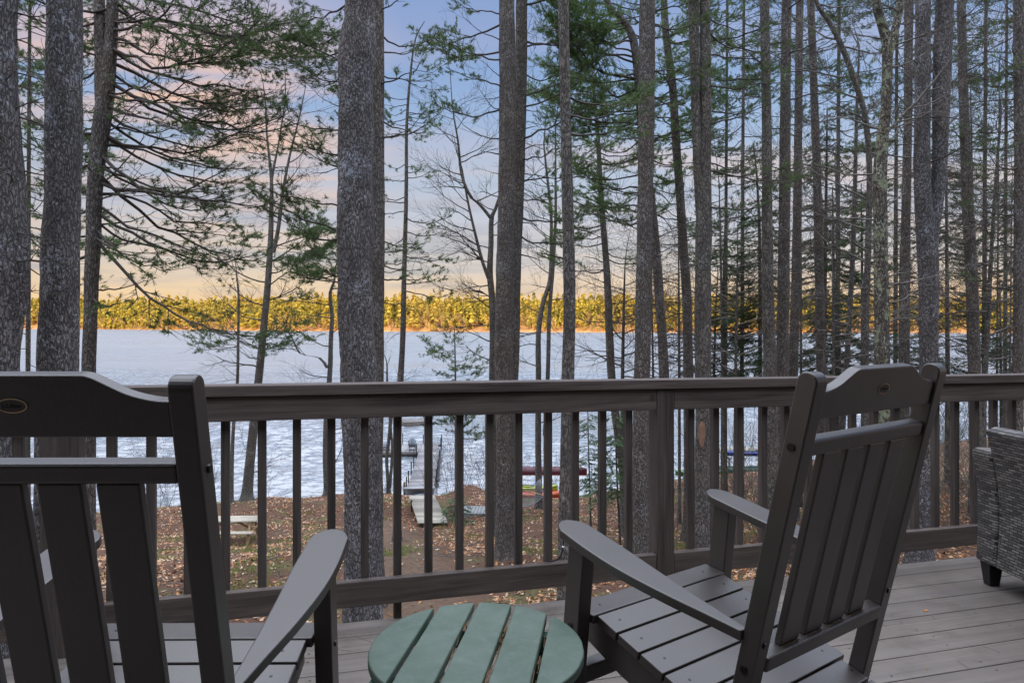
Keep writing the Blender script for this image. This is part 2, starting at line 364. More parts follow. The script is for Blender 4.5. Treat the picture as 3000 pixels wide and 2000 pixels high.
def build_ground():
    xs = np.concatenate([np.arange(-60, -16, 1.0), np.arange(-16, 20, 0.25), np.arange(20, 110, 1.0)])
    ys = np.concatenate([np.arange(-30, 8, 2.0), np.arange(8, 44, 0.25), np.arange(44, 100, 1.5)])
    X, Y = np.meshgrid(xs, ys); Z = gz(X, Y)
    rough = np.array([mnoise.noise(Vector((x * 1.8, y * 1.8, 0))) * 0.05 + mnoise.noise(Vector((x * 5, y * 5, 3))) * 0.02 for x, y in zip(X.ravel(), Y.ravel())]).reshape(X.shape)
    Z = Z + rough
    # path worn through the litter
    pc = np.interp(Y, [8, 14, 20, 27.5], [-1.2, -2.0, -3.3, -5.2]); pw = np.interp(Y, [8, 20, 28], [1.6, 1.2, 0.8])
    path = np.clip(1.3 - np.abs(X - pc) / pw, 0, 1) * (Y < 29)
    n, m_ = X.shape; i = np.arange(n - 1)[:, None] * m_; j = np.arange(m_ - 1)[None, :]
    f = np.stack([i + j, i + j + 1, i + m_ + j + 1, i + m_ + j], -1).reshape(-1, 4)
    b = Buf(); b.add(np.stack([X, Y, Z], -1).reshape(-1, 3), f)
    me = b.mesh('ground', smooth=True)
    a = me.attributes.new('path', 'FLOAT', 'POINT'); a.data.foreach_set('value', path.ravel().astype(np.float32))
    m, t, bb = newmat('forest_floor'); co = objco(t)
    n1 = noise(t, co, 2.0, 5, 0.6); n2 = noise(t, co, 9, 5, 0.7); n3 = noise(t, co, 40, 3, 0.7); n4 = noise(t, mapping(t, co, (1, 1, 1), (0, 0, 0), (9, 4, 0)), 0.45, 4, .6)
    c = t.mix(t.mapr(n2, 0.35, 0.65), (0.062, 0.032, 0.018), (0.165, 0.088, 0.050))
    c = t.mix(t.mapr(n1, 0.42, 0.60, 0, 0.7), c, (0.135, 0.055, 0.028))
    c = t.mix(t.mapr(n3, 0.55, 0.75, 0, 0.6), c, (0.24, 0.15, 0.09))
    pa = t.n('ShaderNodeAttribute'); pa.attribute_name = 'path'
    pf = t.math('MULTIPLY', pa.outputs['Fac'], t.mapr(n1, 0.35, 0.6, 0.5, 1.0))
    c = t.mix(pf, c, t.mix(t.mapr(n2, 0.3, 0.7), (0.13, 0.082, 0.052), (0.22, 0.148, 0.098)))
    g = t.math('MULTIPLY', t.mapr(n4, 0.54, 0.62), t.mapr(n2, 0.42, 0.6))
    c = t.mix(t.math('MULTIPLY', g, t.math('SUBTRACT', 0.8, t.math('MULTIPLY', pa.outputs['Fac'], 0.7))), c, (0.13, 0.17, 0.045))
    t.link(c, bb.inputs['Base Color']); bb.inputs['Roughness'].default_value = 0.9
    bump(t, bb, t.math('ADD', n2, n3), 0.8, 0.05)
    tag(link('ground', me, m), kind='structure')
build_ground()

def build_water():
    b = Buf(); wr = np.random.RandomState(3)
    ys = 33 + 130 * np.linspace(0, 1, 560) ** 1.35; us = np.linspace(-.82, .82, 420)
    Uu, Y = np.meshgrid(us, ys); X = Uu * (Y + 12)
    Z = np.zeros_like(X); xw = X + .6 * np.sin(Y * .23 + 1) + .4 * np.sin(X * .31); yw = Y + .5 * np.sin(X * .17) + .35 * np.sin(Y * .4 + X * .21)
    for k in range(46):
        lam = wr.uniform(.4, 1.5); th = wr.normal(math.radians(78), .42); kk = 2 * math.pi / lam
        ph = kk * (xw * math.cos(th) + yw * math.sin(th)) + wr.uniform(0, 6.28)
        Z += .0145 * lam * (np.sin(ph) + .25 * np.sin(2 * ph + 1))
    gust = .75 + .45 * np.sin(X * .05 + Y * .11) * np.sin(Y * .045 - X * .02 + 2)
    Z *= gust * np.interp(Y, [33, 110, 163], [1, 1, 0.0]) * np.interp(np.abs(Uu), [.7, .82], [1, 0])
    n, m_ = X.shape; i = np.arange(n - 1)[:, None] * m_; j = np.arange(m_ - 1)[None, :]
    b.add(np.stack([X, Y, Z + WATER], -1).reshape(-1, 3), np.stack([i + j, i + j + 1, i + m_ + j + 1, i + m_ + j], -1).reshape(-1, 4))
    yf = 163.0; xf = .82 * (yf + 12); x0 = .82 * 45
    b.add([(-xf, yf, WATER), (xf, yf, WATER), (2600, yf, WATER), (2600, 3000, WATER), (-2600, 3000, WATER), (-2600, yf, WATER)], [(0, 1, 2, 3, 4, 5)])
    b.add([(-xf, yf, WATER), (-2600, yf, WATER), (-2600, 33, WATER), (-x0, 33, WATER)], [(0, 1, 2, 3)])
    b.add([(xf, yf, WATER), (x0, 33, WATER), (2600, 33, WATER), (2600, yf, WATER)], [(0, 1, 2, 3)])
    m, t, bb = newmat('lake_water'); co = objco(t)
    n1 = noise(t, mapping(t, co, (0.5, 1.6, 1), (0, 0, R(12))), 1.0, 5, 0.6, 0.4)
    n2 = noise(t, mapping(t, co, (3.0, 7.0, 1), (0, 0, R(-8))), 1.0, 3, 0.55, 0.3)
    n3 = noise(t, mapping(t, co, (0.012, 0.035, 1)), 1.0, 3, 0.5)
    wy_ = t.n('ShaderNodeSeparateXYZ', Vector=co).outputs[1]
    n5 = noise(t, mapping(t, co, (0.10, 0.42, 1), (0, 0, R(6))), 1.0, 4, 0.6, 0.3)
    bump(t, bb, t.math('ADD', t.math('MULTIPLY', n5, t.mapr(wy_, 70, 160, 0.0, 7.0)), t.math('ADD', n1, t.math('MULTIPLY', n2, 0.35))), 0.9, 0.20)
    bb.inputs['Base Color'].default_value = (0.155, 0.185, 0.215, 1)
    t.link(t.math('ADD', t.mapr(n3, 0.35, 0.65, 0.06, 0.14), t.mapr(wy_, 55, 190, 0.0, 0.20)), bb.inputs['Roughness'])
    bb.inputs['IOR'].default_value = 2.1; bb.inputs['Specular IOR Level'].default_value = 0.9
    tag(bobj('water', b, m, smooth=True), kind='structure')
build_water()

# ------------------------------------------------------------------ far shore, and the unseen ridge added for shade
def farshore(X): return np.interp(X, [-2500, -1150, -400, 200, 350, 900, 2600], [2100, 1820, 1180, 940, 900, 860, 700])
def farz(X, Y):
    d = Y - farshore(X)
    sc = farshore(X) / 950.0
    top = 30 * sc
    return np.where(d < 0, WATER - 1.0, WATER + 0.6 + top * (1 - np.exp(-np.maximum(d, 0) / (90 * sc))))
def build_far():
    xs = np.arange(-2500, 2601, 25.0); dd = np.array([-30, -1, 0, 3, 20, 60, 120, 200, 400, 900, 1500.])
    V = []
    for x in xs:
        for d in dd:
            y = farshore(x) + d; V.append((x, y, float(farz(x, y)) if d > 0 else WATER + (0.3 if d == 0 else -1)))
    nx, nd = len(xs), len(dd); i = np.arange(nx - 1)[:, None] * nd; j = np.arange(nd - 1)[None, :]
    f = np.stack([i + j, i + j + 1, i + nd + j + 1, i + nd + j], -1).reshape(-1, 4)
    b = Buf(); b.add(V, f)
    m = mat_simple('far_shore_soil', (0.55, 0.27, 0.09), 0.95, 0.4, 0.05)
    tag(bobj('far_shore', b, m, smooth=True), kind='structure')
    # unseen ridge added behind the camera to keep low sun off the near shore
    b = Buf(); rows = []
    az = np.arange(95, 271, 4.0)
    for a in az:
        dx, dy = math.sin(R(a)), math.cos(R(a))
        hmax = 74 * min(1, (a - 92) / 18.0, (276 - a) / 18.0)
        for dist, h in ((60, 0), (110, 0.45), (160, 1.0), (220, 0.9), (400, 0.2)):
            rows.append((dx * dist, dy * dist - 5, -6 + (hmax * h * (1 + 0.05 * math.sin(a * 1.7)))))
    n = len(az); i = np.arange(n - 1)[:, None] * 5; j = np.arange(4)[None, :]
    f = np.stack([i + j, i + j + 1, i + 5 + j + 1, i + 5 + j], -1).reshape(-1, 4)
    b.add(rows, f)
    # level land out to the foot of the ridge
    b.add([(-420, -30, -3.0), (420, -30, -3.0), (420, -420, -3.5), (-420, -420, -3.5)], [(0, 1, 2, 3)])
    tag(bobj('shade_ridge', b, mat_simple('shade_ridge_green', (0.05, 0.06, 0.03), 0.95, 0.5, 0.08)), kind='structure')
build_far()

def build_forest():
    """the wood on the far shore, several thousand trees that read as one mass"""
    con = Buf(); dec = Buf(); tr = Buf()
    def crown_tpl(k):
        r_ = random.Random(k); v = []; f = []
        for q in range(46):
            z = r_.uniform(0.18, 1.0) ** 0.9; rr = (1.05 - z) * 0.24 * r_.uniform(0.5, 1.2) + 0.015; a = r_.uniform(0, 6.28)
            c = np.array([math.cos(a) * rr, math.sin(a) * rr, z]); s_ = (0.045 + 0.05 * (1 - z)) * r_.uniform(0.7, 1.4)
            o = np.array([math.cos(a), math.sin(a), 0])
            side = np.array([-math.sin(a), math.cos(a), 0])
            n0 = len(v); v += [c + side * s_ + np.array([0, 0, -s_ * .2]), c - side * s_ + np.array([0, 0, -s_ * .2]), c + o * s_ * 0.7 - np.array([0, 0, s_ * 0.55]), c - o * s_ * .7 + np.array([0, 0, s_ * 1.3])]
            f += [(n0, n0 + 1, n0 + 2), (n0, n0 + 3, n0 + 1)]
        v += [np.array([0.02, 0, 0]), np.array([-.01, .017, 0]), np.array([-.01, -.017, 0]), np.array([0, 0, 1.0])]; n0 = len(v) - 4
        f += [(n0, n0 + 1, n0 + 3), (n0 + 1, n0 + 2, n0 + 3), (n0 + 2, n0, n0 + 3)]
        return np.array(v), np.array(f)
    tpls = [crown_tpl(k) for k in range(6)]
    def dec_tpl(k):
        r_ = random.Random(50 + k); b = Buf(); b.tube([(0, 0, 0), (0.01, 0, .4), (0, 0, .9)], [.022, .016, .006], 3)
        for q in range(26):
            z = r_.uniform(.25, .75); a = r_.uniform(0, 6.28); L = r_.uniform(.12, .3)
            b.tube([(0, 0, z), (math.cos(a) * L * .5, math.sin(a) * L * .5, z + L * .6), (math.cos(a) * L * .75, math.sin(a) * L * .75, z + L * 1.2)], [.008, .006, .003], 3)
        return np.concatenate(b.v), np.concatenate(b.f)
    dt = [dec_tpl(k) for k in range(4)]
    mats = [[] for _ in tpls]; dm = [[] for _ in dt]
    for q in range(7200):
        px = nr.uniform(-60, 3100); row = nr.rand() ** 1.3
        # walk out along the view line until the shore
        sl = (px - 1500) / F
        Y = 900.0
        for _ in range(12): Y = 0.5 * Y + 0.5 * float(farshore(sl * Y))
        sc = Y / 950.0
        Y = Y + 3 + row * 230 * sc; X = sl * Y
        z = float(farz(X, Y)); h = (nr.uniform(17, 30) if row > .05 else nr.uniform(9, 19)) * sc ** 0.9 * (1.3 if nr.rand() < .12 else nr.uniform(.8, 1.05))
        if px > 2000: h *= np.interp(px, [2000, 2600], [1, .9])
        wd = h * nr.uniform(0.85, 1.5); a = nr.uniform(0, 6.28); ca, sa = math.cos(a), math.sin(a)
        mt = np.array([[wd * ca, -wd * sa, 0, X], [wd * sa, wd * ca, 0, Y], [0, 0, h, z]])
        if row < 0.14 and nr.rand() < 0.62: mt[:, :3] *= 0.62; dm[nr.randint(len(dt))].append(mt)
        else: mats[nr.randint(len(tpls))].append(mt)
    for (v, f), mm in zip(tpls, mats): con.inst(v, f, mm)
    for (v, f), mm in zip(dt, dm): dec.inst(v, f, mm)
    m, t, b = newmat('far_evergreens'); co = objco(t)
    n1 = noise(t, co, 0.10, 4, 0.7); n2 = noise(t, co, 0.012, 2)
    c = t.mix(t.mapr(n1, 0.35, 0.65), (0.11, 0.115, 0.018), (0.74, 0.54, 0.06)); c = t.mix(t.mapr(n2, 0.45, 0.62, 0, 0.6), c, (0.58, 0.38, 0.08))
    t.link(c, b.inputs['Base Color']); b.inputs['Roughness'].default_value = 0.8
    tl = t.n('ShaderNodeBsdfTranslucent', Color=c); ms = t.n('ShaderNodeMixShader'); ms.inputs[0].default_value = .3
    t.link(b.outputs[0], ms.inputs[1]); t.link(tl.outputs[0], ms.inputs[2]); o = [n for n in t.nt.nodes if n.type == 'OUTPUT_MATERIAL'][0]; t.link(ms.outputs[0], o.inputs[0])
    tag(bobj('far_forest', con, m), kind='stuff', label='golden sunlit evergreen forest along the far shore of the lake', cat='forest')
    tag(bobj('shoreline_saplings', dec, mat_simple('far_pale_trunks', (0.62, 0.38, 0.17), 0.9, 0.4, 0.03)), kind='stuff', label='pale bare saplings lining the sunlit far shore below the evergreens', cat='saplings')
build_forest()

# ------------------------------------------------------------------ trees
def tuft_tpl(k, n=24, spread=1.5, L=0.082, wdt=0.0095):
    r_ = np.random.RandomState(k); v = []; f = []
    for i in range(n):
        th = r_.uniform(0.15, spread); a = r_.uniform(0, 6.28); l = L * r_.uniform(.7, 1.15); b0 = np.array([0, 0, -r_.uniform(0, 0.09)])
        d = np.array([math.sin(th) * math.cos(a), math.sin(th) * math.sin(a), math.cos(th)]); s_ = np.array([-math.sin(a), math.cos(a), 0]) * wdt * .5
        v += [b0 + s_, b0 - s_, b0 + d * l]; f.append((3 * i, 3 * i + 1, 3 * i + 2))
    return np.array(v), np.array(f)
TUFT = [tuft_tpl(k) for k in range(5)]
def spray_tpl(k, n=36):
    """flat hemlock spray, 0.25 m long, lying round +Z with its plane across Y"""
    r_ = np.random.RandomState(k + 90); v = []; f = []
    for i in range(n):
        z = i / n * 0.24; sgn = 1 if i % 2 else -1; l = 0.085 * (1 - z / 0.32) * r_.uniform(.7, 1.3)
        b0 = np.array([0, r_.uniform(-.012, .012), z]); tip = b0 + np.array([sgn * l, r_.uniform(-.045, .03), l * .6])
        v += [b0 - np.array([0, .004, .011]), b0 + np.array([0, .004, .013]), tip]; f.append((3 * i, 3 * i + 1, 3 * i + 2))
    return np.array(v), np.array(f)
SPRAY = [spray_tpl(k) for k in range(4)]
def frame(d, roll, s_):
    d = np.asarray(d, float); d = d / (np.linalg.norm(d) + 1e-9)
    r0 = np.array([0, 0, 1.0]) if abs(d[2]) < .9 else np.array([1.0, 0, 0])
    x = np.cross(r0, d); x /= np.linalg.norm(x); y = np.cross(d, x)
    c, s = math.cos(roll), math.sin(roll)
    return np.stack([(x * c + y * s) * s_, (-x * s + y * c) * s_, d * s_], 1)
class Tree:
    def __init__(s, tpl=TUFT): s.trunk = Buf(); s.wood = Buf(); s.tpl = tpl; s.t = [[] for _ in tpl]
    def tuft(s, p, d, sc):
        k = rnd.randrange(len(s.tpl)); m = np.empty((3, 4)); m[:, :3] = frame(d, rnd.uniform(0, 6.28) if s.tpl is TUFT else rnd.uniform(-.9, .9), sc); m[:, 3] = p; s.t[k].append(m)
    def leaves(s):
        b = Buf()
        for (v, f), mm in zip(s.tpl, s.t): b.inst(v, f, mm)
        return b
def stem(buf, pts, Y0, base_to_ground=True, sides=10, rough=0.05, step=0.25, Ye=None, flare=1.25, seed=0):
    """pts: (x, y, width) in copy pixels at distance Y0; returns the centre line in metres"""
    P = []; W_ = []
    for i, (x, y, wd) in enumerate(pts):
        Y = Y0 if Ye is None else Y0 + (Ye - Y0) * i / (len(pts) - 1)
        P.append(at(x * K, y * K, Y)); W_.append(wd * K / F * Y / 2 * math.cos(math.atan((x * K - 1500) / F)))   # a round trunk seen off axis looks wider
    P = np.array(P); W_ = np.array(W_)
    if base_to_ground:
        x, y = P[-1][:2]; g = float(gz(x, y)) - 0.15
        if P[-1][2] > g + 0.05:
            dirn = (P[-1] - P[-2]); dx = dirn[0] / max(1e-3, abs(dirn[2])) * .3 * (P[-1][2] - g)
            P = np.vstack([P, [x + dx, y, g]]); W_ = np.append(W_, W_[-1] * flare)
    q = catmull(np.column_stack([P, W_]), 8)
    L = np.concatenate([[0], np.cumsum(np.linalg.norm(np.diff(q[:, :3], axis=0), axis=1))]); n = max(4, int(L[-1] / step)); s = np.linspace(0, L[-1], n)
    c = np.stack([np.interp(s, L, q[:, k]) for k in range(4)], -1)
    # root flare
    if base_to_ground:
        d = L[-1] - s; c[:, 3] *= 1 + 0.6 * np.exp(-d / 0.3)
    a = np.arange(sides) * 2 * np.pi / sides
    V = np.empty((n, sides, 3))
    for i in range(n):
        for j in range(sides):
            ca, sa = math.cos(a[j]), math.sin(a[j]); z = c[i, 2]
            k = 1 + rough * (mnoise.noise(Vector((ca * 1.2 + seed, sa * 1.2, z * 1.3))) * 1.6 + mnoise.noise(Vector((ca * 5 + seed, sa * 5, z * 7))) * .7)
            V[i, j] = (c[i, 0] + ca * c[i, 3] * k, c[i, 1] + sa * c[i, 3] * k, z)
    i = np.arange(n - 1)[:, None] * sides; j = np.arange(sides)[None, :]; k = (j + 1) % sides
    buf.add(V.reshape(-1, 3), np.stack([i + j, i + k, i + sides + k, i + sides + j], -1).reshape(-1, 4))
    return c
def on(c, z):
    """point on a centre line (listed top to bottom) at height z"""
    zz = c[::-1, 2]; return np.array([np.interp(z, zz, c[::-1, 0]), np.interp(z, zz, c[::-1, 1]), z]), float(np.interp(z, zz, c[::-1, 3]))
def ys2z(y, Y): return CAMZ - (y * K - HY) / F * Y

def pine_limb(T, p0, az, L, r0, el=-0.05, droop=0.12, up=0.18, dens=1.0, tsc=1.0, dead=False, step=0.17):
    """white pine limb: long bare axis, side shoots in a flat fan, needle tufts near the tips"""
    if dead:
        d0 = np.array([math.cos(az), math.sin(az), el + rnd.uniform(-.35, .45)])
        if rnd.random() < .25: grow(T.wood, p0, d0, L * .35, r0 * .8, 0, .02, .2, 0, minr=.004)
        else: grow(T.wood, p0, d0, L * rnd.uniform(.35, .8), max(.005, r0 * .55), 2, rnd.uniform(-.05, .22), .26, 4, (.5, 1.1), .75, minr=.0026)
        return
    n = 11; t = np.linspace(0, 1, n); h = np.array([math.cos(az), math.sin(az), 0]); side = np.array([-h[1], h[0], 0])
    el += rnd.uniform(-.14, .14); droop += rnd.uniform(-.12, .15); up *= rnd.uniform(.2, 1.3)
    ph = rnd.uniform(0, 6); wob = np.cumsum(nr.normal(0, .045, n)) * L * .6
    z = L * (el * t - droop * t * (1 - t) * 1.6 + up * t ** 2.2) + np.cumsum(nr.normal(0, .035, n)) * L * .5
    P = p0 + h * (L * t)[:, None] + side * (wob * t)[:, None]; P[:, 2] += z
    T.wood.tube(P, r0 * .8 * (1 - t * .86) + .0025, 5)
    s = 0.26 + rnd.uniform(0, .12)
    sg = 1
    while s < 1.0:
        if dead and rnd.random() < .4: s += step / L; continue
        i = s * (n - 1); k = int(min(n - 2, i)); fr = i - k; p = P[k] * (1 - fr) + P[k + 1] * fr; d = P[k + 1] - P[k]; d /= np.linalg.norm(d)
        sg = -sg; ang = rnd.uniform(.55, 1.0) * sg; ca, sa = math.cos(ang), math.sin(ang)
        dd = np.array([d[0] * ca - d[1] * sa, d[0] * sa + d[1] * ca, d[2] + rnd.uniform(-.25, .35)])
        l = (L * (.08 + .30 * math.sin(math.pi * min(1, s * .9 + .05))) + .12) * rnd.uniform(.4, 1.1)
        shoot(T, p, dd, l, r0 * (1 - s * .8) * .42 + .002, dens, tsc, dead, 1)
        s += step / L * rnd.uniform(.7, 1.4)
    if not dead: T.tuft(P[-1], P[-1] - P[-2], tsc)
def shoot(T, p, d, l, r, dens, tsc, dead, lvl):
    d = d / np.linalg.norm(d); n = 4; t = np.linspace(0, 1, n)
    bend = np.array([rnd.uniform(-.12, .12), rnd.uniform(-.12, .12), rnd.uniform(-.1, .22)])
    Q = p + d * (l * t)[:, None] + bend * (l * t ** 2)[:, None]
    T.wood.tube(Q, np.maximum(r * (1 - .7 * t), .0022), 3)
    if l > 0.38 and lvl < 3:
        m = int(l / .2) + 1
        for i in range(m):
            s = (i + 1) / (m + .6); k = int(s * (n - 1)); k = min(k, n - 2); q = Q[k] + (Q[k + 1] - Q[k]) * (s * (n - 1) - k)
            a = rnd.uniform(.5, 1.1) * rnd.choice((-1, 1)); ca, sa = math.cos(a), math.sin(a)
            dd = np.array([d[0] * ca - d[1] * sa, d[0] * sa + d[1] * ca, d[2] + rnd.uniform(-.2, .35)])
            shoot(T, q, dd, l * rnd.uniform(.3, .5), r * .6, dens, tsc, dead, lvl + 1)
    if dead: return
    if rnd.random() > dens + .25: return
    m = max(1, int(l * .7 / .06 * (.5 + .5 * dens)))
    for i in range(m):
        if rnd.random() > dens: continue
        s = 1 - i * .06 / max(l, .14)
        if s < .3: break
        k = min(int(s * (n - 1)), n - 2); q = Q[k] + (Q[k + 1] - Q[k]) * (s * (n - 1) - k)
        T.tuft(q + nr.normal(0, .03, 3), d * 1.0 + np.array([rnd.uniform(-.7, .7), rnd.uniform(-.7, .7), rnd.uniform(-.1, .7)]), tsc * rnd.uniform(.65, 1.35))
def grow(buf, p, d, L, r, depth, up=0.10, wig=0.16, kids=5, ang=(.45, .95), taper=.62, tips=None, minr=0.0022):
    """bare broadleaf branching"""
    n = 6; P = [np.array(p, float)]; d = np.array(d, float); d /= np.linalg.norm(d); D = [d]
    for i in range(n):
        d = d + nr.normal(0, wig, 3) * .6 + np.array([0, 0, up]) * .35; d /= np.linalg.norm(d); P.append(P[-1] + d * L / n); D.append(d)
    t = np.linspace(0, 1, n + 1)
    buf.tube(P, np.maximum(r * (1 - t * taper), minr), 6 if depth >= 3 else (4 if depth >= 2 else 3))
    if depth <= 0:
        if tips is not None: tips.append((P[-1], d))
        return
    for i in range(kids):
        s = rnd.uniform(.25, 1.0) if i else 1.0; k = min(n - 1, int(s * n)); q = P[k] + (P[k + 1] - P[k]) * (s * n - k) if s < 1 else P[-1]
        a = rnd.uniform(*ang) if i else rnd.uniform(.1, .3); dd = D[k]
        e = np.cross(dd, nr.normal(0, 1, 3)); e /= np.linalg.norm(e); nd = dd * math.cos(a) + e * math.sin(a)
        grow(buf, q, nd, L * rnd.uniform(.45, .72), max(minr, r * (1 - s * taper) * rnd.uniform(.5, .75)), depth - 1, up, wig, kids, ang, taper, tips, minr)

def finish(T, name, label, cat, c, bark, leafm=None, group=None, wood='twig'):
    o = c[-1, :3].copy()
    e = thing(name, label, cat, tuple(o), 0, group)
    bobj('trunk', T.trunk, M[bark], e, o, True)
    if T.wood.v: bobj('branches', T.wood, M[wood], e, o, True)
    lv = T.leaves()
    if lv.v and leafm: bobj('crown', lv, M[leafm], e, o)
    return e
ALLTREES = []
def pine(label, pts, Y, bark='bark2', limbs=(), deads=(), extra=(), sides=12, rough=.05, step=.25, leafm='needle', name='pine_tree', seed=None, dens=1.0, tsc=1.0, wood='twig'):
    """limbs: (y0, y1, n, side, length, elevation, dead?) - side +1 right, -1 left, 0 both, 2 any"""
    T = Tree(); seed = seed if seed is not None else len(ALLTREES) * 3.7
    c = stem(T.trunk, pts, Y, True, sides, rough, step, seed=seed)
    for ex in extra: stem(T.trunk, ex, Y, False, sides, rough, step, seed=seed + 1)
    for spec in limbs:
        y0, y1, n, sd_, L, el = spec[:6]; dead = len(spec) > 6 and spec[6] == 'dead'; dn = spec[7] if len(spec) > 7 else dens
        for i in range(n):
            y = y0 + (y1 - y0) * (i + rnd.uniform(.1, .9)) / n; z = ys2z(y, Y); p, r = on(c, z)
            sg = sd_ if sd_ in (1, -1) else rnd.choice((1, -1))
            if sd_ == 2: az = rnd.uniform(0, 6.28)
            else: az = (0 if sg > 0 else math.pi) + rnd.uniform(-.75, .75)
            l = L * rnd.uniform(.6, 1.1)
            p = p + np.array([math.cos(az), math.sin(az), 0]) * r * .8
            pine_limb(T, p, az, l, min(r * .35, .008 + l * .011), el + rnd.uniform(-.12, .12), rnd.uniform(.05, .2), rnd.uniform(.1, .28), dn, tsc, dead)
    e = finish(T, name, label, 'pine', c, bark, leafm, 'tall pines between the deck and the lake', wood)
    ALLTREES.append(e); return c

# --- the big trunks nearest the deck
pine('thick flaky pine trunk bulging midway, cut off by the left edge of the view',
     [(26, -420, 82), (10, -100, 88), (-4, 0, 98), (-5, 200, 98), (8, 420, 104), (17, 560, 110), (13, 650, 110), (0, 760, 102), (-4, 850, 104), (-8, 1100, 108)], 7.0, 'bark',
     limbs=[(0, 700, 12, 1, .9, .05, 'dead')], sides=40, rough=.075, step=.05)
pine('thick straight grey pine trunk beside the flaky one at the far left',
     [(149, -420, 82), (148, 0, 86), (146, 300, 88), (141, 500, 89), (137, 650, 92), (135, 750, 94), (133, 850, 98), (130, 1100, 102), (128, 1240, 106)], 7.6, 'bark', sides=40, rough=.06, step=.05)
pine('brown limby pine with long needled boughs sweeping right over the lake',
     [(262, -300, 24), (259, 0, 28), (252, 130, 34), (240, 240, 44), (225, 350, 42), (217, 450, 38), (215, 550, 37), (210, 650, 34), (206, 780, 33), (204, 850, 34), (202, 1000, 38), (200, 1100, 42)], 12.0, 'bark2',
     extra=[[(224, -300, 20), (228, 0, 26), (231, 120, 30), (235, 260, 34)]],
     limbs=[(-140, 120, 12, 1, 3.4, -.22, '', .6), (120, 330, 11, 1, 3.0, -.28, '', .4), (330, 480, 8, 1, 2.9, -.34, '', .42), (480, 575, 5, 1, 2.7, -.42, '', .55), (660, 690, 2, 1, 1.5, 0.0, '', .6), (-60, 600, 13, -1, 2.2, -.05, '', .5), (0, 560, 5, 2, 1.6, -.05, '', .5), (0, 560, 14, 1, 2.0, -.1, 'dead')], sides=20, rough=.06, step=.10, dens=1.0)
cD = pine('massive dark scaly pine trunk left of centre, passing behind the railing',
     [(832, -420, 62), (827, 0, 68), (824, 60, 76), (822, 110, 84), (818, 200, 82), (817, 350, 82), (815, 500, 82), (817, 700, 80), (825, 850, 84), (830, 1000, 86), (832, 1240, 84), (834, 1430, 92)], 9.5, 'bark',
     limbs=[(150, 420, 3, -1, .7, .0, 'dead')], sides=44, rough=.085, step=.05)
pine('slimmer pine half hidden behind the right edge of the massive scaly trunk',
     [(864, -300, 30), (865, 0, 34), (866, 300, 34), (866, 500, 36), (864, 700, 37), (863, 870, 38), (860, 1100, 40)], 12.5, 'bark2',
     limbs=[(-60, 60, 3, -1, 2.2, 0.02), (60, 240, 5, -1, 1.9, .0), (280, 700, 8, -1, 1.9, -.05), (0, 330, 7, 1, 1.1, -.05, '', .8), (520, 680, 4, 1, .9, -.1), (540, 640, 2, -1, 2.0, -.02)], sides=18, rough=.05, step=.12)
pine('straight dark pine trunk right of centre with a pale lichen spot',
     [(1163, -300, 32), (1164, 0, 36), (1165, 300, 38), (1162, 500, 38), (1158, 700, 42), (1157, 850, 43), (1158, 1000, 38), (1157, 1265, 38)], 16.5, 'bark2',
     limbs=[(0, 280, 6, -1, 1.9, .0), (90, 420, 7, -1, 1.8, .12, 'dead'), (40, 500, 5, 1, 1.6, .05, 'dead')], sides=20, rough=.05, step=.12)
pine('thinner lichened pine leaning against the straight dark trunk, right side',
     [(1201, -300, 22), (1198, 0, 26), (1196, 200, 27), (1190, 450, 27), (1183, 600, 28), (1179, 750, 30), (1176, 850, 32), (1172, 1000, 32), (1168, 1265, 34)], 17.2, 'bark3',
     limbs=[(-40, 330, 8, 1, 2.2, .12), (200, 600, 7, 1, 1.8, -.05, 'dead'), (350, 560, 5, 1, 1.8, -.05)], sides=18, rough=.05, step=.12)
pine('slender knotty pine trunk standing alone, third tall trunk from centre',
     [(1292, -300, 22), (1294, 0, 24), (1298, 200, 24), (1302, 400, 26), (1307, 600, 28), (1308, 700, 28), (1305, 850, 29), (1302, 1000, 29), (1297, 1200, 29), (1295, 1370, 32)], 11.0, 'bark3',
     limbs=[(60, 700, 9, 0, 1.2, .02, 'dead'), (200, 330, 3, 1, 1.3, 0.05)], sides=24, rough=.06, step=.08)
pine('tall grey pine trunk just left of the railing post',
     [(1489, -300, 34), (1487, 0, 36), (1484, 300, 38), (1482, 500, 36), (1478, 700, 38), (1475, 850, 38), (1472, 1000, 38), (1472, 1260, 42)], 15.5, 'bark2',
     limbs=[(0, 600, 8, 0, 1.4, .02, 'dead'), (-40, 260, 4, 1, 1.6, 0.05)], sides=20, rough=.05, step=.12)
pine('dark crooked pine emerging from behind the tall grey trunk, with bright green boughs reaching left',
     [(1360, -200, 12), (1394, 0, 16), (1430, 45, 18), (1452, 85, 19), (1462, 140, 20), (1469, 225, 20), (1480, 350, 22), (1497, 480, 22), (1508, 600, 22), (1519, 750, 22), (1525, 870, 24)], 19.0, 'bark2',
     limbs=[(-80, 60, 9, -1, 2.6, .08), (60, 300, 15, -1, 3.0, .03), (320, 560, 9, -1, 2.2, .0, '', .8), (-60, 420, 13, 1, 2.0, .0, '', .9), (440, 840, 12, 0, 1.8, .0, 'dead')], sides=12, rough=.06, step=.2, leafm='needlebright')
pine('dark pine with an S-bent stem left of the twin-topped trunk',
     [(1520, -150, 14), (1528, 60, 17), (1545, 200, 19), (1553, 330, 20), (1562, 450, 21), (1572, 600, 22), (1578, 700, 23), (1581, 870, 24), (1583, 1100, 26)], 20.0, 'bark2',
     limbs=[(-60, 330, 22, 2, 2.0, .05), (330, 560, 6, 2, 1.6, 0), (300, 820, 15, 0, 1.9, .02, 'dead')], sides=12, rough=.06, step=.2, leafm='needlebright')
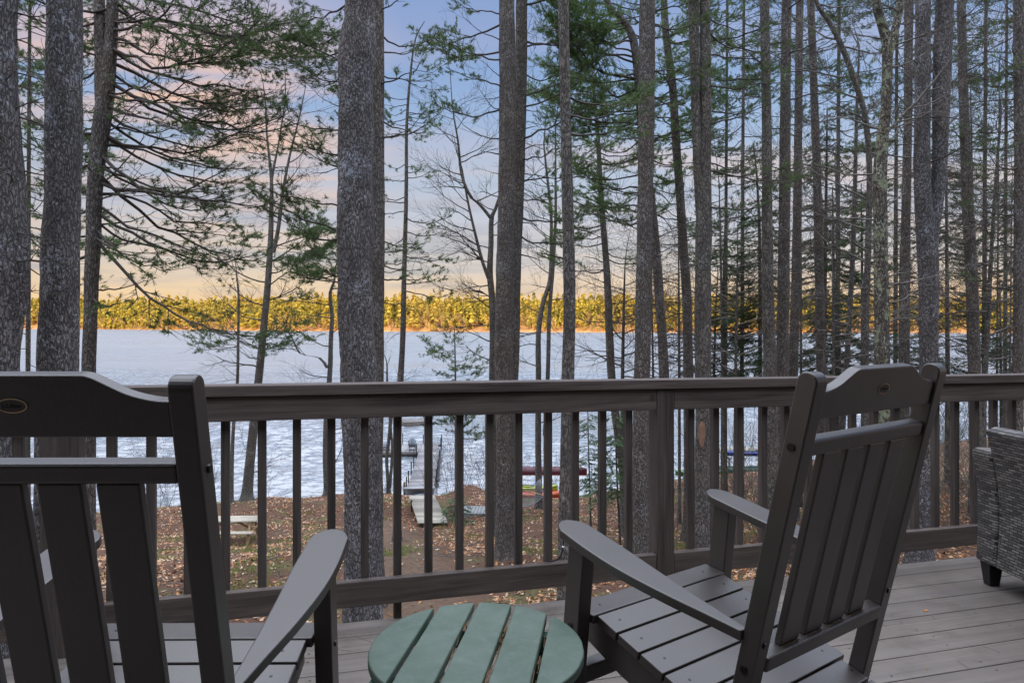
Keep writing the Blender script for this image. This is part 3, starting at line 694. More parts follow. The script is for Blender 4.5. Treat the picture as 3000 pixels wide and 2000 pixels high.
pine('twin-topped pine whose two stems join halfway, oval bark wound low on its trunk',
     [(1617, -300, 22), (1619, 0, 24), (1621, 200, 26), (1619, 400, 29), (1616, 540, 37), (1614, 700, 38), (1615, 850, 38), (1615, 1000, 37), (1612, 1240, 42)], 16.0, 'bark3',
     extra=[[(1590, -300, 20), (1593, 0, 24), (1596, 150, 23), (1600, 300, 22), (1606, 450, 22), (1613, 560, 20)]],
     limbs=[(0, 500, 9, 1, 2.0, -.1, '', .7), (300, 820, 9, 0, 1.7, .0, 'dead')], sides=20, rough=.05, step=.12)
bw = ALLTREES[-1]; wc = at(2057, 1272, 15.68) - np.array(bw.location); b = Buf(); V = [wc + (0, -.0, 0)]
for i in range(20):
    a = i * math.pi / 10; dx = .085 * math.cos(a) * (1 + .15 * math.sin(3 * a)); dz = .30 * math.sin(a); V.append(wc + (dx, .02 + dx * dx * 2.2, dz))
V[0] = wc + (0, -.004, 0); b.add(V, [(0, i + 1, (i + 1) % 20 + 1) for i in range(20)]); bobj('bark_wound', b, mat_simple('bare_wound_wood', (.26, .15, .10), .7, .3, 9), bw)
pine('slim pine trunk, first of the close group left of the mossy tree',
     [(1752, -300, 20), (1756, 0, 22), (1761, 300, 23), (1762, 500, 25), (1765, 700, 28), (1769, 850, 30), (1772, 1000, 31), (1775, 1150, 32)], 17.0, 'bark3',
     limbs=[(-20, 700, 22, 0, 1.9, .12, 'dead'), (-40, 200, 4, -1, 1.8, .05, '', .6)], sides=16, rough=.05, step=.15)
pine('dark pine trunk touching the slim one, second of the close group',
     [(1812, -300, 20), (1807, 0, 23), (1804, 250, 25), (1802, 450, 27), (1800, 600, 28), (1798, 850, 29), (1800, 1000, 31), (1802, 1150, 31)], 17.6, 'bark2',
     limbs=[(-20, 830, 24, 0, 1.7, .1, 'dead'), (0, 300, 3, 2, 1.6, .0, '', .6)], sides=16, rough=.05, step=.15)
pine('thin dark pine behind the close group, third from its left',
     [(1839, -200, 16), (1837, 0, 18), (1834, 250, 19), (1831, 500, 21), (1828, 650, 22), (1822, 850, 23), (1822, 1100, 24)], 21.0, 'bark2',
     limbs=[(-20, 830, 24, 0, 1.8, .05, 'dead'), (0, 400, 4, 2, 1.6, 0, '', .7)], sides=12, rough=.05, step=.2)
pine('thin dark pine behind the close group, farthest right of the four',
     [(1858, -200, 16), (1862, 0, 18), (1871, 250, 19), (1877, 420, 20), (1881, 600, 22), (1885, 780, 23), (1888, 1000, 24)], 21.5, 'bark2',
     limbs=[(-20, 830, 24, 0, 1.9, .03, 'dead'), (50, 700, 5, 2, 1.7, 0, '', .8)], sides=12, rough=.05, step=.2)
pine('grey pine stem in the gap between mossy tree and the double trunk',
     [(2090, -200, 20), (2088, 0, 22), (2085, 300, 20), (2082, 500, 20), (2080, 800, 21), (2079, 1100, 22)], 20.0, 'bark2',
     limbs=[(-20, 800, 20, 0, 1.8, .05, 'dead'), (0, 300, 5, 2, 1.6, 0, '', .7)], sides=12, rough=.05, step=.2)
pine('large double-stemmed grey pine flecked with lichen on the right',
     [(2121, -300, 34), (2120, 0, 36), (2119, 200, 38), (2117, 320, 38), (2119, 430, 40), (2128, 540, 48), (2133, 640, 50), (2133, 780, 46), (2133, 850, 45), (2128, 1000, 48), (2118, 1150, 56), (2112, 1300, 64)], 14.5, 'bark',
     extra=[[(2175, -300, 40), (2170, 0, 44), (2164, 150, 43), (2160, 300, 40), (2157, 400, 37), (2149, 480, 34), (2138, 570, 30)]],
     limbs=[(60, 760, 14, 1, 2.1, .02, 'dead'), (100, 700, 6, -1, 1.4, .05, 'dead')], sides=30, rough=.06, step=.08)
pine('plain dark pine trunk right of the double-stemmed pine',
     [(2205, -200, 20), (2208, 0, 22), (2212, 200, 23), (2216, 300, 26), (2222, 450, 28), (2230, 600, 30), (2236, 780, 31), (2240, 1000, 32), (2243, 1200, 34)], 19.0, 'bark2',
     limbs=[(-20, 820, 30, 0, 1.9, .03, 'dead'), (0, 700, 5, 2, 1.7, 0, '', .7)], sides=14, rough=.05, step=.18)
pine('dark pine trunk at the right edge of the view',
     [(2342, -200, 26), (2340, 0, 28), (2342, 400, 27), (2339, 800, 28), (2336, 1100, 30)], 18.0, 'bark2',
     limbs=[(-20, 820, 26, -1, 2.1, .03, 'dead'), (100, 700, 5, -1, 1.6, 0, '', .6)], sides=14, rough=.05, step=.18)
for x_, Y_, w_, lab in ((1706, 27, 10, 'thin green pine in the gap right of the twin-topped trunk'), (1925, 27, 12, 'leafy background pine filling the gap left of the mossy tree'), (2058, 28, 11, 'leafy background pine just right of the mossy tree'), (2262, 27, 12, 'leafy background pine right of the plain dark trunk'), (66, 16, 12, 'slim pine showing between the two thick trunks at the far left'), (2310, 30, 10, 'far thin pine close to the edge trunk at right'), (1668, 30, 9, 'far thin pine just right of the twin-topped trunk')):
    pine(lab, [(x_ + 4, -160, w_ * .6), (x_ + 2, 100, w_ * .7), (x_, 400, w_ * .85), (x_ - 1, 700, w_), (x_ - 2, 900, w_), (x_ - 2, 1050, w_ * 1.1)], Y_, 'bark2',
         limbs=[(-140, 300, 28, 2, 2.4, .0), (300, 620, 20, 2, 2.1, -.08, '', .9), (450, 860, 12, 0, 1.8, 0, 'dead')], sides=8, rough=.05, step=.3)
# slender pines nearer the water
pine('very slender pine with sparse tufts, between the massive trunk and the lake centre',
     [(975, 50, 2), (960, 75, 3), (950, 110, 4), (940, 200, 6), (934, 300, 7), (933, 450, 9), (929, 600, 11), (925, 780, 13), (920, 870, 14), (915, 1000, 15)], 22.0, 'bark3',
     limbs=[(60, 230, 6, 0, 1.3, -.1), (240, 310, 12, 0, 1.1, .0), (370, 420, 5, 0, .9, 0), (440, 700, 13, 0, 1.5, -.05, '', .7), (540, 800, 6, 0, 1.6, .0, 'dead')], sides=8, rough=.05, step=.3)
pine('slender green pine with boughs on both sides, behind the knotty trunk',
     [(1360, 90, 3), (1361, 185, 6), (1366, 225, 8), (1374, 325, 10), (1379, 425, 12), (1386, 525, 14), (1394, 625, 16), (1399, 750, 18), (1405, 870, 19), (1420, 1000, 20), (1432, 1090, 21)], 24.0, 'bark2',
     limbs=[(90, 250, 12, 2, 2.2, .08, '', .8), (250, 420, 17, 2, 2.4, .02), (420, 620, 12, 0, 2.2, -.05), (560, 860, 12, 0, 2.3, -.02, 'dead')], sides=8, rough=.05, step=.3, leafm='needlebright')
pine('small white pine sapling standing before the water, its tip just above the railing',
     [(1044, 752, 1.5), (1045, 800, 3), (1046, 860, 4), (1047, 950, 6), (1048, 1100, 8)], 30.0, 'bark3',
     limbs=[(760, 800, 8, 2, .8, .3), (800, 880, 16, 2, 1.4, .1), (940, 1010, 10, 2, 2.6, .05)], sides=6, rough=.03, step=.4, tsc=1.1)
pine('thin sapling with drooping needled twigs in front of the golden shore, left',
     [(541, 600, 2), (544, 640, 4), (548, 680, 6), (547, 780, 7), (545, 880, 8), (535, 1000, 9), (532, 1150, 10)], 33.0, 'bark3',
     limbs=[(640, 760, 7, 0, 2.0, -.1, 'dead'), (760, 800, 6, 0, 2.6, -.1), (700, 900, 6, 0, 2.2, .05, 'dead')], sides=6, rough=.03, step=.4)

# --- bare broadleaf trees
def bare(label, stems, Y, bark='bark3', kids=(), name='bare_tree', cat='tree', depth=3, group=None, buds=None, seedlimbs=(), wood='twig', leafm=None, tsc=1.0, pine_l=(), Lk=1.0, twk=5):
    T = Tree(); cs = []
    for i, s_ in enumerate(stems):
        cs.append(stem(T.trunk, s_, Y, i == 0, 8, .04, .3, seed=rnd.uniform(0, 50)))
    tips = []
    for (si, y0, y1, n, sg, L, el) in kids:
        c = cs[si]
        for i in range(n):
            z = ys2z(y0 + (y1 - y0) * (i + rnd.uniform(.1, .9)) / n, Y); p, r = on(c, z)
            a = (0 if sg > 0 else math.pi) if abs(sg) == 1 else rnd.choice((0, math.pi)); a += rnd.uniform(-.8, .8)
            d = np.array([math.cos(a), math.sin(a), el + rnd.uniform(-.2, .3)])
            grow(T.wood, p, d, L * rnd.uniform(.6, 1.1), max(.004, min(r * .5, .006 + .012 * L)), depth - 1, .12, .2, twk, tips=tips, minr=.003 if Y < 25 else .0045)
    for si, c in enumerate(cs):
        d = c[0, :3] - c[min(3, len(c) - 1), :3]
        grow(T.wood, c[0, :3], d, 1.2 * Lk, max(.004, c[0, 3]), 2, .1, .15, 4, tips=tips, minr=.003 if Y < 25 else .0045)
    if buds:
        for p, d in tips: T.tuft(p, d, .42)
    for (y0, y1, n, sg, L, el) in pine_l:
        for i in range(n):
            z = ys2z(y0 + (y1 - y0) * (i + rnd.random()) / n, Y); p, r = on(cs[0], z); a = (0 if sg > 0 else math.pi) + rnd.uniform(-.6, .6)
            pine_limb(T, p, a, L * rnd.uniform(.7, 1.1), .02, el, .1, .15, 1.0, 1.1)
    e = finish(T, name, label, cat, cs[0], bark, buds or leafm, group, wood)
    return cs
G_B = 'bare broadleaf trees by the water'
bare('leafless tree forking into several thin upright leaders, rooted on the bank at left',
     [[(604, 190, 2), (610, 240, 4), (613, 310, 5), (620, 375, 7), (624, 430, 9), (623, 500, 12), (621, 560, 14), (616, 640, 16), (606, 750, 18), (594, 870, 20), (580, 1000, 23), (568, 1130, 27)],
      [(655, 170, 2), (655, 225, 3), (645, 300, 4), (636, 350, 5), (626, 400, 7), (622, 440, 8)],
      [(700, 210, 2), (685, 280, 4), (665, 360, 6), (650, 440, 8), (640, 520, 10), (628, 580, 11)]], 34.0, 'bark3',
     kids=[(0, 200, 520, 9, 0, 2.0, .3), (1, 180, 380, 7, 0, 1.6, .4), (2, 220, 520, 11, 0, 2.2, .3), (0, 560, 860, 13, 0, 3.0, .1), (0, 900, 1100, 4, 0, 1.4, .2)], group=G_B,
     leafm='needle', pine_l=[(530, 600, 5, 1, 3.6, -.05), (530, 570, 2, -1, 2.2, .05), (690, 800, 3, 1, 3.0, -.1)])
bare('crooked bare sapling with one elbow branch to the left, beside the massive trunk',
     [[(769, 620, 4), (768, 645, 6), (758, 675, 8), (763, 725, 10), (760, 780, 11), (758, 850, 12), (750, 960, 14), (748, 1060, 14), (752, 1130, 17)],
      [(668, 770, 3), (676, 786, 4), (690, 812, 6), (720, 818, 7), (738, 824, 8), (752, 845, 9)]], 36.0, 'bark3',
     kids=[(0, 630, 800, 7, 0, 2.2, .1), (1, 775, 820, 6, -1, 1.3, .5), (0, 830, 1100, 6, 0, 2.0, .2)], group=G_B)
bare('spreading leafless tree with fine twigs, left of the straight dark trunk right of centre',
     [[(1150, 440, 6), (1140, 475, 8), (1129, 500, 11), (1128, 560, 12), (1125, 625, 14), (1130, 680, 15), (1132, 760, 15), (1131, 870, 16), (1132, 1000, 17), (1134, 1130, 18)],
      [(1034, 165, 1.5), (1040, 250, 3), (1052, 325, 5), (1060, 400, 7), (1080, 450, 8), (1104, 472, 9), (1128, 502, 10)],
      [(1062, 390, 3), (1072, 450, 5), (1085, 510, 6), (1105, 590, 8), (1122, 640, 9)],
      [(985, 590, 2), (1010, 598, 3), (1040, 582, 4), (1075, 578, 5), (1104, 592, 6)],
      [(1040, 668, 2), (1065, 672, 3), (1095, 664, 4), (1128, 684, 5)]], 24.0, 'bark3',
     kids=[(1, 200, 470, 13, 0, 1.6, .3), (2, 400, 620, 9, -1, 1.8, .3), (0, 440, 620, 6, 0, 1.3, .3), (3, 580, 598, 9, -1, 1.0, .2), (4, 664, 680, 6, -1, .9, .1), (0, 650, 860, 8, 0, 1.7, .1)], group=G_B)
bare('pair of thin leafless stems joined low down, tied to the hammock',
     [[(1249, 330, 4), (1254, 380, 5), (1259, 425, 6), (1266, 500, 7), (1266, 600, 9), (1262, 650, 10), (1249, 690, 11), (1237, 760, 12), (1237, 870, 13), (1236, 1000, 14), (1238, 1150, 16)],
      [(1276, 290, 3), (1276, 400, 5), (1276, 500, 7), (1270, 620, 8), (1262, 720, 9), (1258, 870, 10), (1252, 1000, 11)]], 31.0, 'bark3',
     kids=[(0, 340, 640, 12, 0, 1.7, .3), (1, 300, 700, 13, 0, 1.7, .3), (0, 700, 1000, 7, 0, 1.8, .1)], group=G_B)
bare('short twin grey stems at the water edge beside the dock platform',
     [[(889, 850, 4), (890, 900, 6), (896, 960, 7), (893, 1010, 8), (888, 1050, 8), (890, 1090, 8), (893, 1135, 10)],
      [(905, 930, 4), (898, 980, 5), (901, 1020, 6), (900, 1060, 7), (895, 1120, 8)]], 38.0, 'bark3',
     kids=[(0, 850, 960, 4, 0, 1.6, .3)], group=G_B, Lk=.8)
bare('mossy lichen-blotched tree forking into two near the top, right of centre group',
     [[(2000, -120, 18), (2012, 0, 22), (2020, 40, 24), (2034, 80, 26), (2038, 130, 26), (2035, 250, 27), (2028, 300, 30), (2021, 400, 34), (2022, 500, 35), (2023, 600, 36), (2025, 700, 37), (2026, 800, 38), (2027, 900, 39), (2030, 1100, 42)],
      [(2085, -120, 16), (2069, 0, 20), (2058, 60, 22), (2045, 110, 22), (2038, 150, 20)],
      [(2100, 240, 8), (2075, 262, 10), (2058, 283, 11), (2040, 300, 12)]], 13.5, 'birchbark',
     kids=[(0, 60, 800, 12, 0, 1.3, .1), (2, 250, 290, 3, 1, .9, .1), (1, 0, 100, 4, 0, 1.0, .2)], name='mossy_tree', cat='tree', wood='twiggrey')
bare('curving grey maple stem arching up to the left of the mossy tree',
     [[(1850, -80, 8), (1873, 0, 11), (1892, 35, 13), (1913, 65, 14), (1943, 130, 15), (1968, 200, 15), (1988, 275, 15), (1997, 400, 15), (1993, 600, 16), (1988, 750, 17), (1988, 900, 18), (1990, 1100, 19)]], 19.0, 'bark3',
     kids=[(0, 0, 780, 16, 0, 2.0, .1)], name='maple_tree', cat='tree', wood='twiggrey', buds='bud')
bare('thin leaning stem seen between the close group and the mossy tree',
     [[(1972, 150, 6), (1968, 250, 8), (1963, 450, 11), (1958, 600, 13), (1948, 780, 14), (1940, 900, 15), (1932, 1050, 16)]], 22.0, 'bark3',
     kids=[(0, 150, 850, 16, 0, 2.0, .05)], group=G_B, wood='twiggrey')
bare('leaning forked grey sapling right of the plain dark trunk',
     [[(2300, 250, 5), (2292, 350, 7), (2283, 480, 9), (2276, 600, 10), (2270, 720, 12), (2262, 870, 14), (2255, 1050, 16)], [(2320, 600, 5), (2305, 650, 6), (2290, 690, 7), (2273, 720, 8)]], 20.0, 'bark3',
     kids=[(0, 250, 860, 16, 0, 2.0, .1), (1, 600, 700, 5, 1, 1.4, .2)], group=G_B, wood='twiggrey', buds='bud')
# thicket saplings in the right half
spots = [(1660, 24, 420), (1690, 21, 560), (1560, 26, 520), (1640, 27, 640), (1840, 25, 300), (1930, 24, 380), (2065, 23, 330), (2180, 24, 260), (2290, 26, 160), (2320, 23, 420), (1500, 28, 560), (1430, 27, 600), (2240, 28, 200), (1915, 19, 640), (2150, 26, 120), (2345, 25, 60)]
for i, (x, Y, yt) in enumerate(spots):
    q = rnd.uniform(-14, 14); wd = rnd.uniform(5, 9)
    bare('thin leafless sapling in the dense thicket of the right half', [[(x + q, yt, 2.5), (x + q * .5, (yt + 800) / 2, wd * .7), (x, 860, wd), (x - q * .3, 1050, wd * 1.1)]], Y, 'bark3',
         kids=[(0, yt, 890, 20, 0, 2.3, .15)], name='sapling', cat='sapling', group='thin leafless saplings in the thicket on the right', wood='twiggrey' if i % 2 else 'twig', buds='bud' if x > 2140 else None)

def hemlock(label, pts, Y, specs, leafm='hemlock', tsc=1.0, group='hemlocks among the trunks'):
    T = Tree(SPRAY); c = stem(T.trunk, pts, Y, True, 7, .04, .3, seed=rnd.uniform(0, 40))
    for (y0, y1, n, L0, L1) in specs:
        n = int(n * 1.5)
        for i in range(n):
            f = (i + rnd.random()) / n; z = ys2z(y0 + (y1 - y0) * f, Y); p, r = on(c, z); az = rnd.uniform(0, 6.28); L = (L0 + (L1 - L0) * f) * rnd.uniform(.6, 1.1)
            h = np.array([math.cos(az), math.sin(az), 0]); t = np.linspace(0, 1, 7); P = p + h * (L * t)[:, None]; P[:, 2] += L * (.12 * t - .38 * t ** 2)
            T.wood.tube(P, np.maximum(.012 * (1 - t), .0025), 4)
            s = .15
            while s < 1:
                k = min(5, int(s * 6)); q = P[k] + (P[k + 1] - P[k]) * (s * 6 - k)
                for sg in (-1, 1):
                    a = sg * rnd.uniform(.7, 1.1); d = np.array([h[0] * math.cos(a) - h[1] * math.sin(a), h[0] * math.sin(a) + h[1] * math.cos(a), -.22 + rnd.uniform(-.15, .1)])
                    l = .42 * L * (1 - s) + .12; Q = np.array([q, q + d * l * .5, q + d * l - np.array([0, 0, .08 * l])]); T.wood.tube(Q, [.004, .003, .002], 3)
                    m = max(1, int(l / .13))
                    for j in range(m):
                        if rnd.random() < .18: continue
                        qq = q + d * l * (j + .5) / m; dd = d + np.array([rnd.uniform(-.7, .7), rnd.uniform(-.7, .7), rnd.uniform(-.3, .1)]); T.tuft(qq, dd, tsc * rnd.uniform(.7, 1.15))
                s += .17 / L
            T.tuft(P[-1], P[-1] - P[-2], tsc)
    return finish(T, 'hemlock_tree', label, 'hemlock', c, 'bark3', leafm, group)
hemlock('dark drooping hemlock against the golden shore, just left of the close group of trunks',
        [(1730, 330, 3), (1738, 400, 5), (1744, 520, 7), (1746, 700, 9), (1746, 870, 10), (1746, 1050, 11)], 24.0, [(490, 870, 46, .7, 2.0), (360, 490, 7, .4, .8)])
hemlock('dark hemlock between the close group of trunks and the mossy tree', [(1912, 430, 3), (1914, 560, 6), (1915, 760, 9), (1916, 1000, 11)], 25.0, [(480, 860, 34, .6, 1.9)])
hemlock('hemlock in the gap left of the double-stemmed pine', [(2068, 560, 3), (2068, 700, 7), (2068, 1000, 9)], 24.0, [(580, 880, 20, .5, 1.5)])
hemlock('hemlock low between the plain dark trunk and the edge trunk', [(2296, 640, 3), (2298, 760, 6), (2300, 1000, 9)], 24.0, [(660, 900, 22, .5, 1.8)])
hemlock('tall ragged hemlock behind the farthest right trunk of the close group', [(1900, 250, 3), (1898, 420, 7), (1894, 700, 11), (1892, 1000, 13)], 29.0, [(280, 860, 50, .8, 2.4)])
hemlock('ragged dark hemlock filling the gap right of the twin-topped pine', [(1664, 520, 2), (1662, 640, 5), (1660, 900, 8), (1660, 1050, 9)], 27.0, [(540, 880, 34, .6, 1.9)])
hemlock('tall dim hemlock right behind the double-stemmed pine', [(2172, 300, 3), (2174, 500, 7), (2176, 800, 11), (2176, 1000, 13)], 28.0, [(330, 880, 46, .7, 2.2)])
hemlock('dim hemlock standing behind the edge trunk at right', [(2330, 380, 3), (2332, 600, 7), (2334, 1000, 11)], 27.0, [(400, 880, 36, .7, 2.2)])
hemlock('slim hemlock against the lake left of the mossy tree', [(1978, 420, 2), (1980, 600, 6), (1982, 1000, 10)], 30.0, [(440, 880, 40, .6, 2.0)])
hemlock('young green hemlock showing through the balusters right of the knotty trunk', [(1413, 930, 2), (1414, 1000, 3), (1417, 1100, 4), (1424, 1240, 5)], 20.5, [(940, 1150, 30, .4, 1.2)], 'hemlockpale', .9)
hemlock('small pale hemlock leaning over the bank just right of the red canoe', [(1350, 940, 2), (1352, 1040, 3), (1356, 1160, 4)], 27.0, [(950, 1130, 24, .5, 1.3)], 'hemlockpale', .9)
hemlock('tiny hemlock seedling beside the lower end of the boardwalk', [(1046, 1130, 1.5), (1047, 1170, 2), (1048, 1200, 2.5)], 27.5, [(1140, 1195, 16, .3, .75)], 'hemlockpale', .9)

# ------------------------------------------------------------------ deck and railing
RO = np.array([-0.0983, 2.98]); RA = math.atan2(.2704, .9627); RE = np.array([math.cos(RA), math.sin(RA)]); RN = np.array([-RE[1], RE[0]]); DIP = -0.0089
SH = Matrix(((1, 0, 0, 0), (0, 1, 0, 0), (DIP, 0, 1, 0), (0, 0, 0, 1)))
def px2s(px, y=0.0):
    u = (px - 1500) / F; o = RO + RN * y
    return (u * o[1] - o[0]) / (RE[0] - u * RE[1])
def deckz(x, y): return DIP * float(np.dot(np.array([x, y]) - RO, RE))
deck = thing('deck', 'grey brown plank deck in the foreground with screws along its boards', 'deck', (RO[0], RO[1], 0), RA)
b = Buf()
for k in range(46):
    y1 = 0.047 - k * 0.14; b.box(-5.5, 6.5, y1 - 0.1352, y1, -0.025, 0.0)
me = b.mesh('floor_boards'); me.transform(SH); bvo = link('floor_boards', me, M['deck'], deck)
bv = bvo.modifiers.new('b', 'BEVEL'); bv.width = 0.0022; bv.segments = 2
sb = Buf()
for s_ in np.arange(-5.2, 6.3, 0.405):
    for k in range(18):
        for q in (0.03, 0.105):
            if rnd.random() < 0.35: continue
            x, y = s_ + rnd.uniform(-.012, .012), .047 - k * .14 - q
            a = np.arange(8) * math.pi / 4; v = [(x + .0042 * math.cos(t), y + .0042 * math.sin(t), .0008) for t in a]; sb.add([(x, y, .0008)] + v, [(0, i + 1, (i + 1) % 8 + 1) for i in range(8)])
me = sb.mesh('screws'); me.transform(SH); link('screws', me, M['dark'], deck)
bmobj('rim_board', boxbm(-5.5, 6.5, -0.005, 0.030, -0.26, -0.027, .002, 1, SH), M['rail'], deck)
jb = Buf()
for s_ in np.arange(-5.2, 6.3, 0.405): jb.box(s_ - .019, s_ + .019, -6.3, -.008, -.25, -.027)
me = jb.mesh('joists'); me.transform(SH); link('joists', me, M['rail'], deck)
pb = Buf()
for s_ in (-5.0, -2.6, .1, 2.8, 5.6): pb.box(s_ - .07, s_ + .07, -.30, -.16, -4.6, -.262)
me = pb.mesh('support_posts'); me.transform(SH); link('support_posts', me, M['railv'], deck)

rail = thing('deck_railing', 'dark brown stained wooden railing of square balusters along the deck edge', 'railing', (RO[0], RO[1], 0), RA)
bmobj('top_rail', boxbm(-5.4, 6.4, -.016, .082, .9595, 1.004, .004, 2, SH), M['rail'], rail)
pw = [(px2s(117), px2s(117) + .125), (px2s(1925), px2s(1925) + .089), (px2s(1925) + 2.42, px2s(1925) + 2.509), (-4.2, -4.11)]
pw.sort()
edges = [-5.4] + [x for p in pw for x in p] + [6.4]
for i in range(0, len(edges), 2):
    a, c = edges[i] + .0015, edges[i + 1] - .0015
    if c - a < .05: continue
    bmobj('upper_rail', boxbm(a, c, 0, .038, .861, .957, .003, 2, SH), M['rail'], rail)
    bmobj('bottom_rail', boxbm(a, c, 0, .038, .079, .184, .003, 2, SH), M['rail'], rail)
for a, c in pw: bmobj('post', boxbm(a, c, -.003, .088, -.022, .957, .004, 2, SH), M['railv'], rail)
meas = [55, 328, 444, 661, 768, 870, 971, 1068, 1164, 1255, 1346, 1434, 1518, 1605, 1684, 1764, 1840, 2022, 2094, 2164, 2235, 2300, 2367, 2434, 2496, 2560, 2621, 2680, 2739, 2797, 2855, 2909, 2964, 3015]
sl = [px2s(p, .055) for p in meas] + [px2s(553, .055), px2s(-55, .055), px2s(-170, .055)]
s_ = max(sl)
while s_ < 6.2:
    s_ += .1345
    if not any(a - .03 < s_ < c + .03 for a, c in pw): sl.append(s_)
s_ = min(sl)
while s_ > -4.9: s_ -= .1345; sl.append(s_)
for s_ in sorted(sl):
    ext = abs(s_ - px2s(1164, .055)) < .01
    bmobj('baluster', boxbm(s_ - .0165, s_ + .0165, .0385, .0715, (.001 if False else (-.02 if ext else .085)), .950, .0025, 1, SH), M['railv'], rail)
# black cord hanging from a baluster
o = thing('cable', 'short black cord with a white tag hanging against a baluster by the chair arm', 'cable', tuple(at(1648, 1600, 2.95)))
b = Buf(); pts = np.array([at(*p) - at(1648, 1600, 2.95) for p in ((1648, 1568, 2.96), (1651, 1590, 2.95), (1648, 1612, 2.94), (1640, 1632, 2.95), (1628, 1640, 2.97), (1610, 1643, 3.03))]); b.tube(catmull(pts, 5), .0035, 7)
bobj('cord', b, M['dark'], o, smooth=True)
b = Buf(); b.tube([pts[1] + (0, -.001, -.012), pts[2] + (0, -.001, .012)], .0050, 8); bobj('tag', b, mat_simple('white_tag', (.7, .7, .7), .5), o)

# ------------------------------------------------------------------ rocking chairs
def text_bm(s, size, depth=0.0006):
    cu = bpy.data.curves.new('t', 'FONT'); cu.body = s; cu.size = size; cu.extrude = depth; cu.align_x = 'CENTER'; cu.align_y = 'CENTER'
    ob = bpy.data.objects.new('t', cu); C.objects.link(ob); dg = bpy.context.evaluated_depsgraph_get(); me = bpy.data.meshes.new_from_object(ob.evaluated_get(dg))
    bm = bmesh.new(); bm.from_mesh(me); bpy.data.objects.remove(ob); bpy.data.curves.remove(cu); bpy.data.meshes.remove(me); return bm
M['ring'] = mat_simple('tan_inlay', (0.80, 0.58, 0.36), 0.6, .2, 30); M['letter'] = mat_simple('engraved_letters', (0.02, 0.02, 0.02), 0.6); M['medal'] = mat_simple('medallion_face', (0.11, 0.105, 0.095), .6)
M['bolt'] = mat_simple('black_bolt', (0.008, 0.008, 0.009), .3)
M['rust'] = mat_simple('rust_stained_lumber', (0.17, 0.11, 0.065), .7, .5, 60)
def disc(cx, cy, cz, r, h, axis='X', n=14):
    bm = bmesh.new(); bmesh.ops.create_cone(bm, cap_ends=True, segments=n, radius1=r, radius2=r * .8, depth=h)
    m = {'X': Matrix.Rotation(R(90), 4, 'Y'), '-X': Matrix.Rotation(R(-90), 4, 'Y'), 'Y': Matrix.Rotation(R(90), 4, 'X'), 'Z': Matrix.Identity(4)}[axis]
    bmesh.ops.transform(bm, matrix=Matrix.Translation((cx, cy, cz)) @ m, verts=bm.verts[:]); return bm
AL, TI, CH = .1207, .1045, 1.159
MF = Matrix.Translation((0, 0, CH)) @ Matrix.Rotation(TI, 4, 'X')       # seat frame
MB = MF @ Matrix.Rotation(AL, 4, 'X')                                   # back frame: (x, forward, -down)
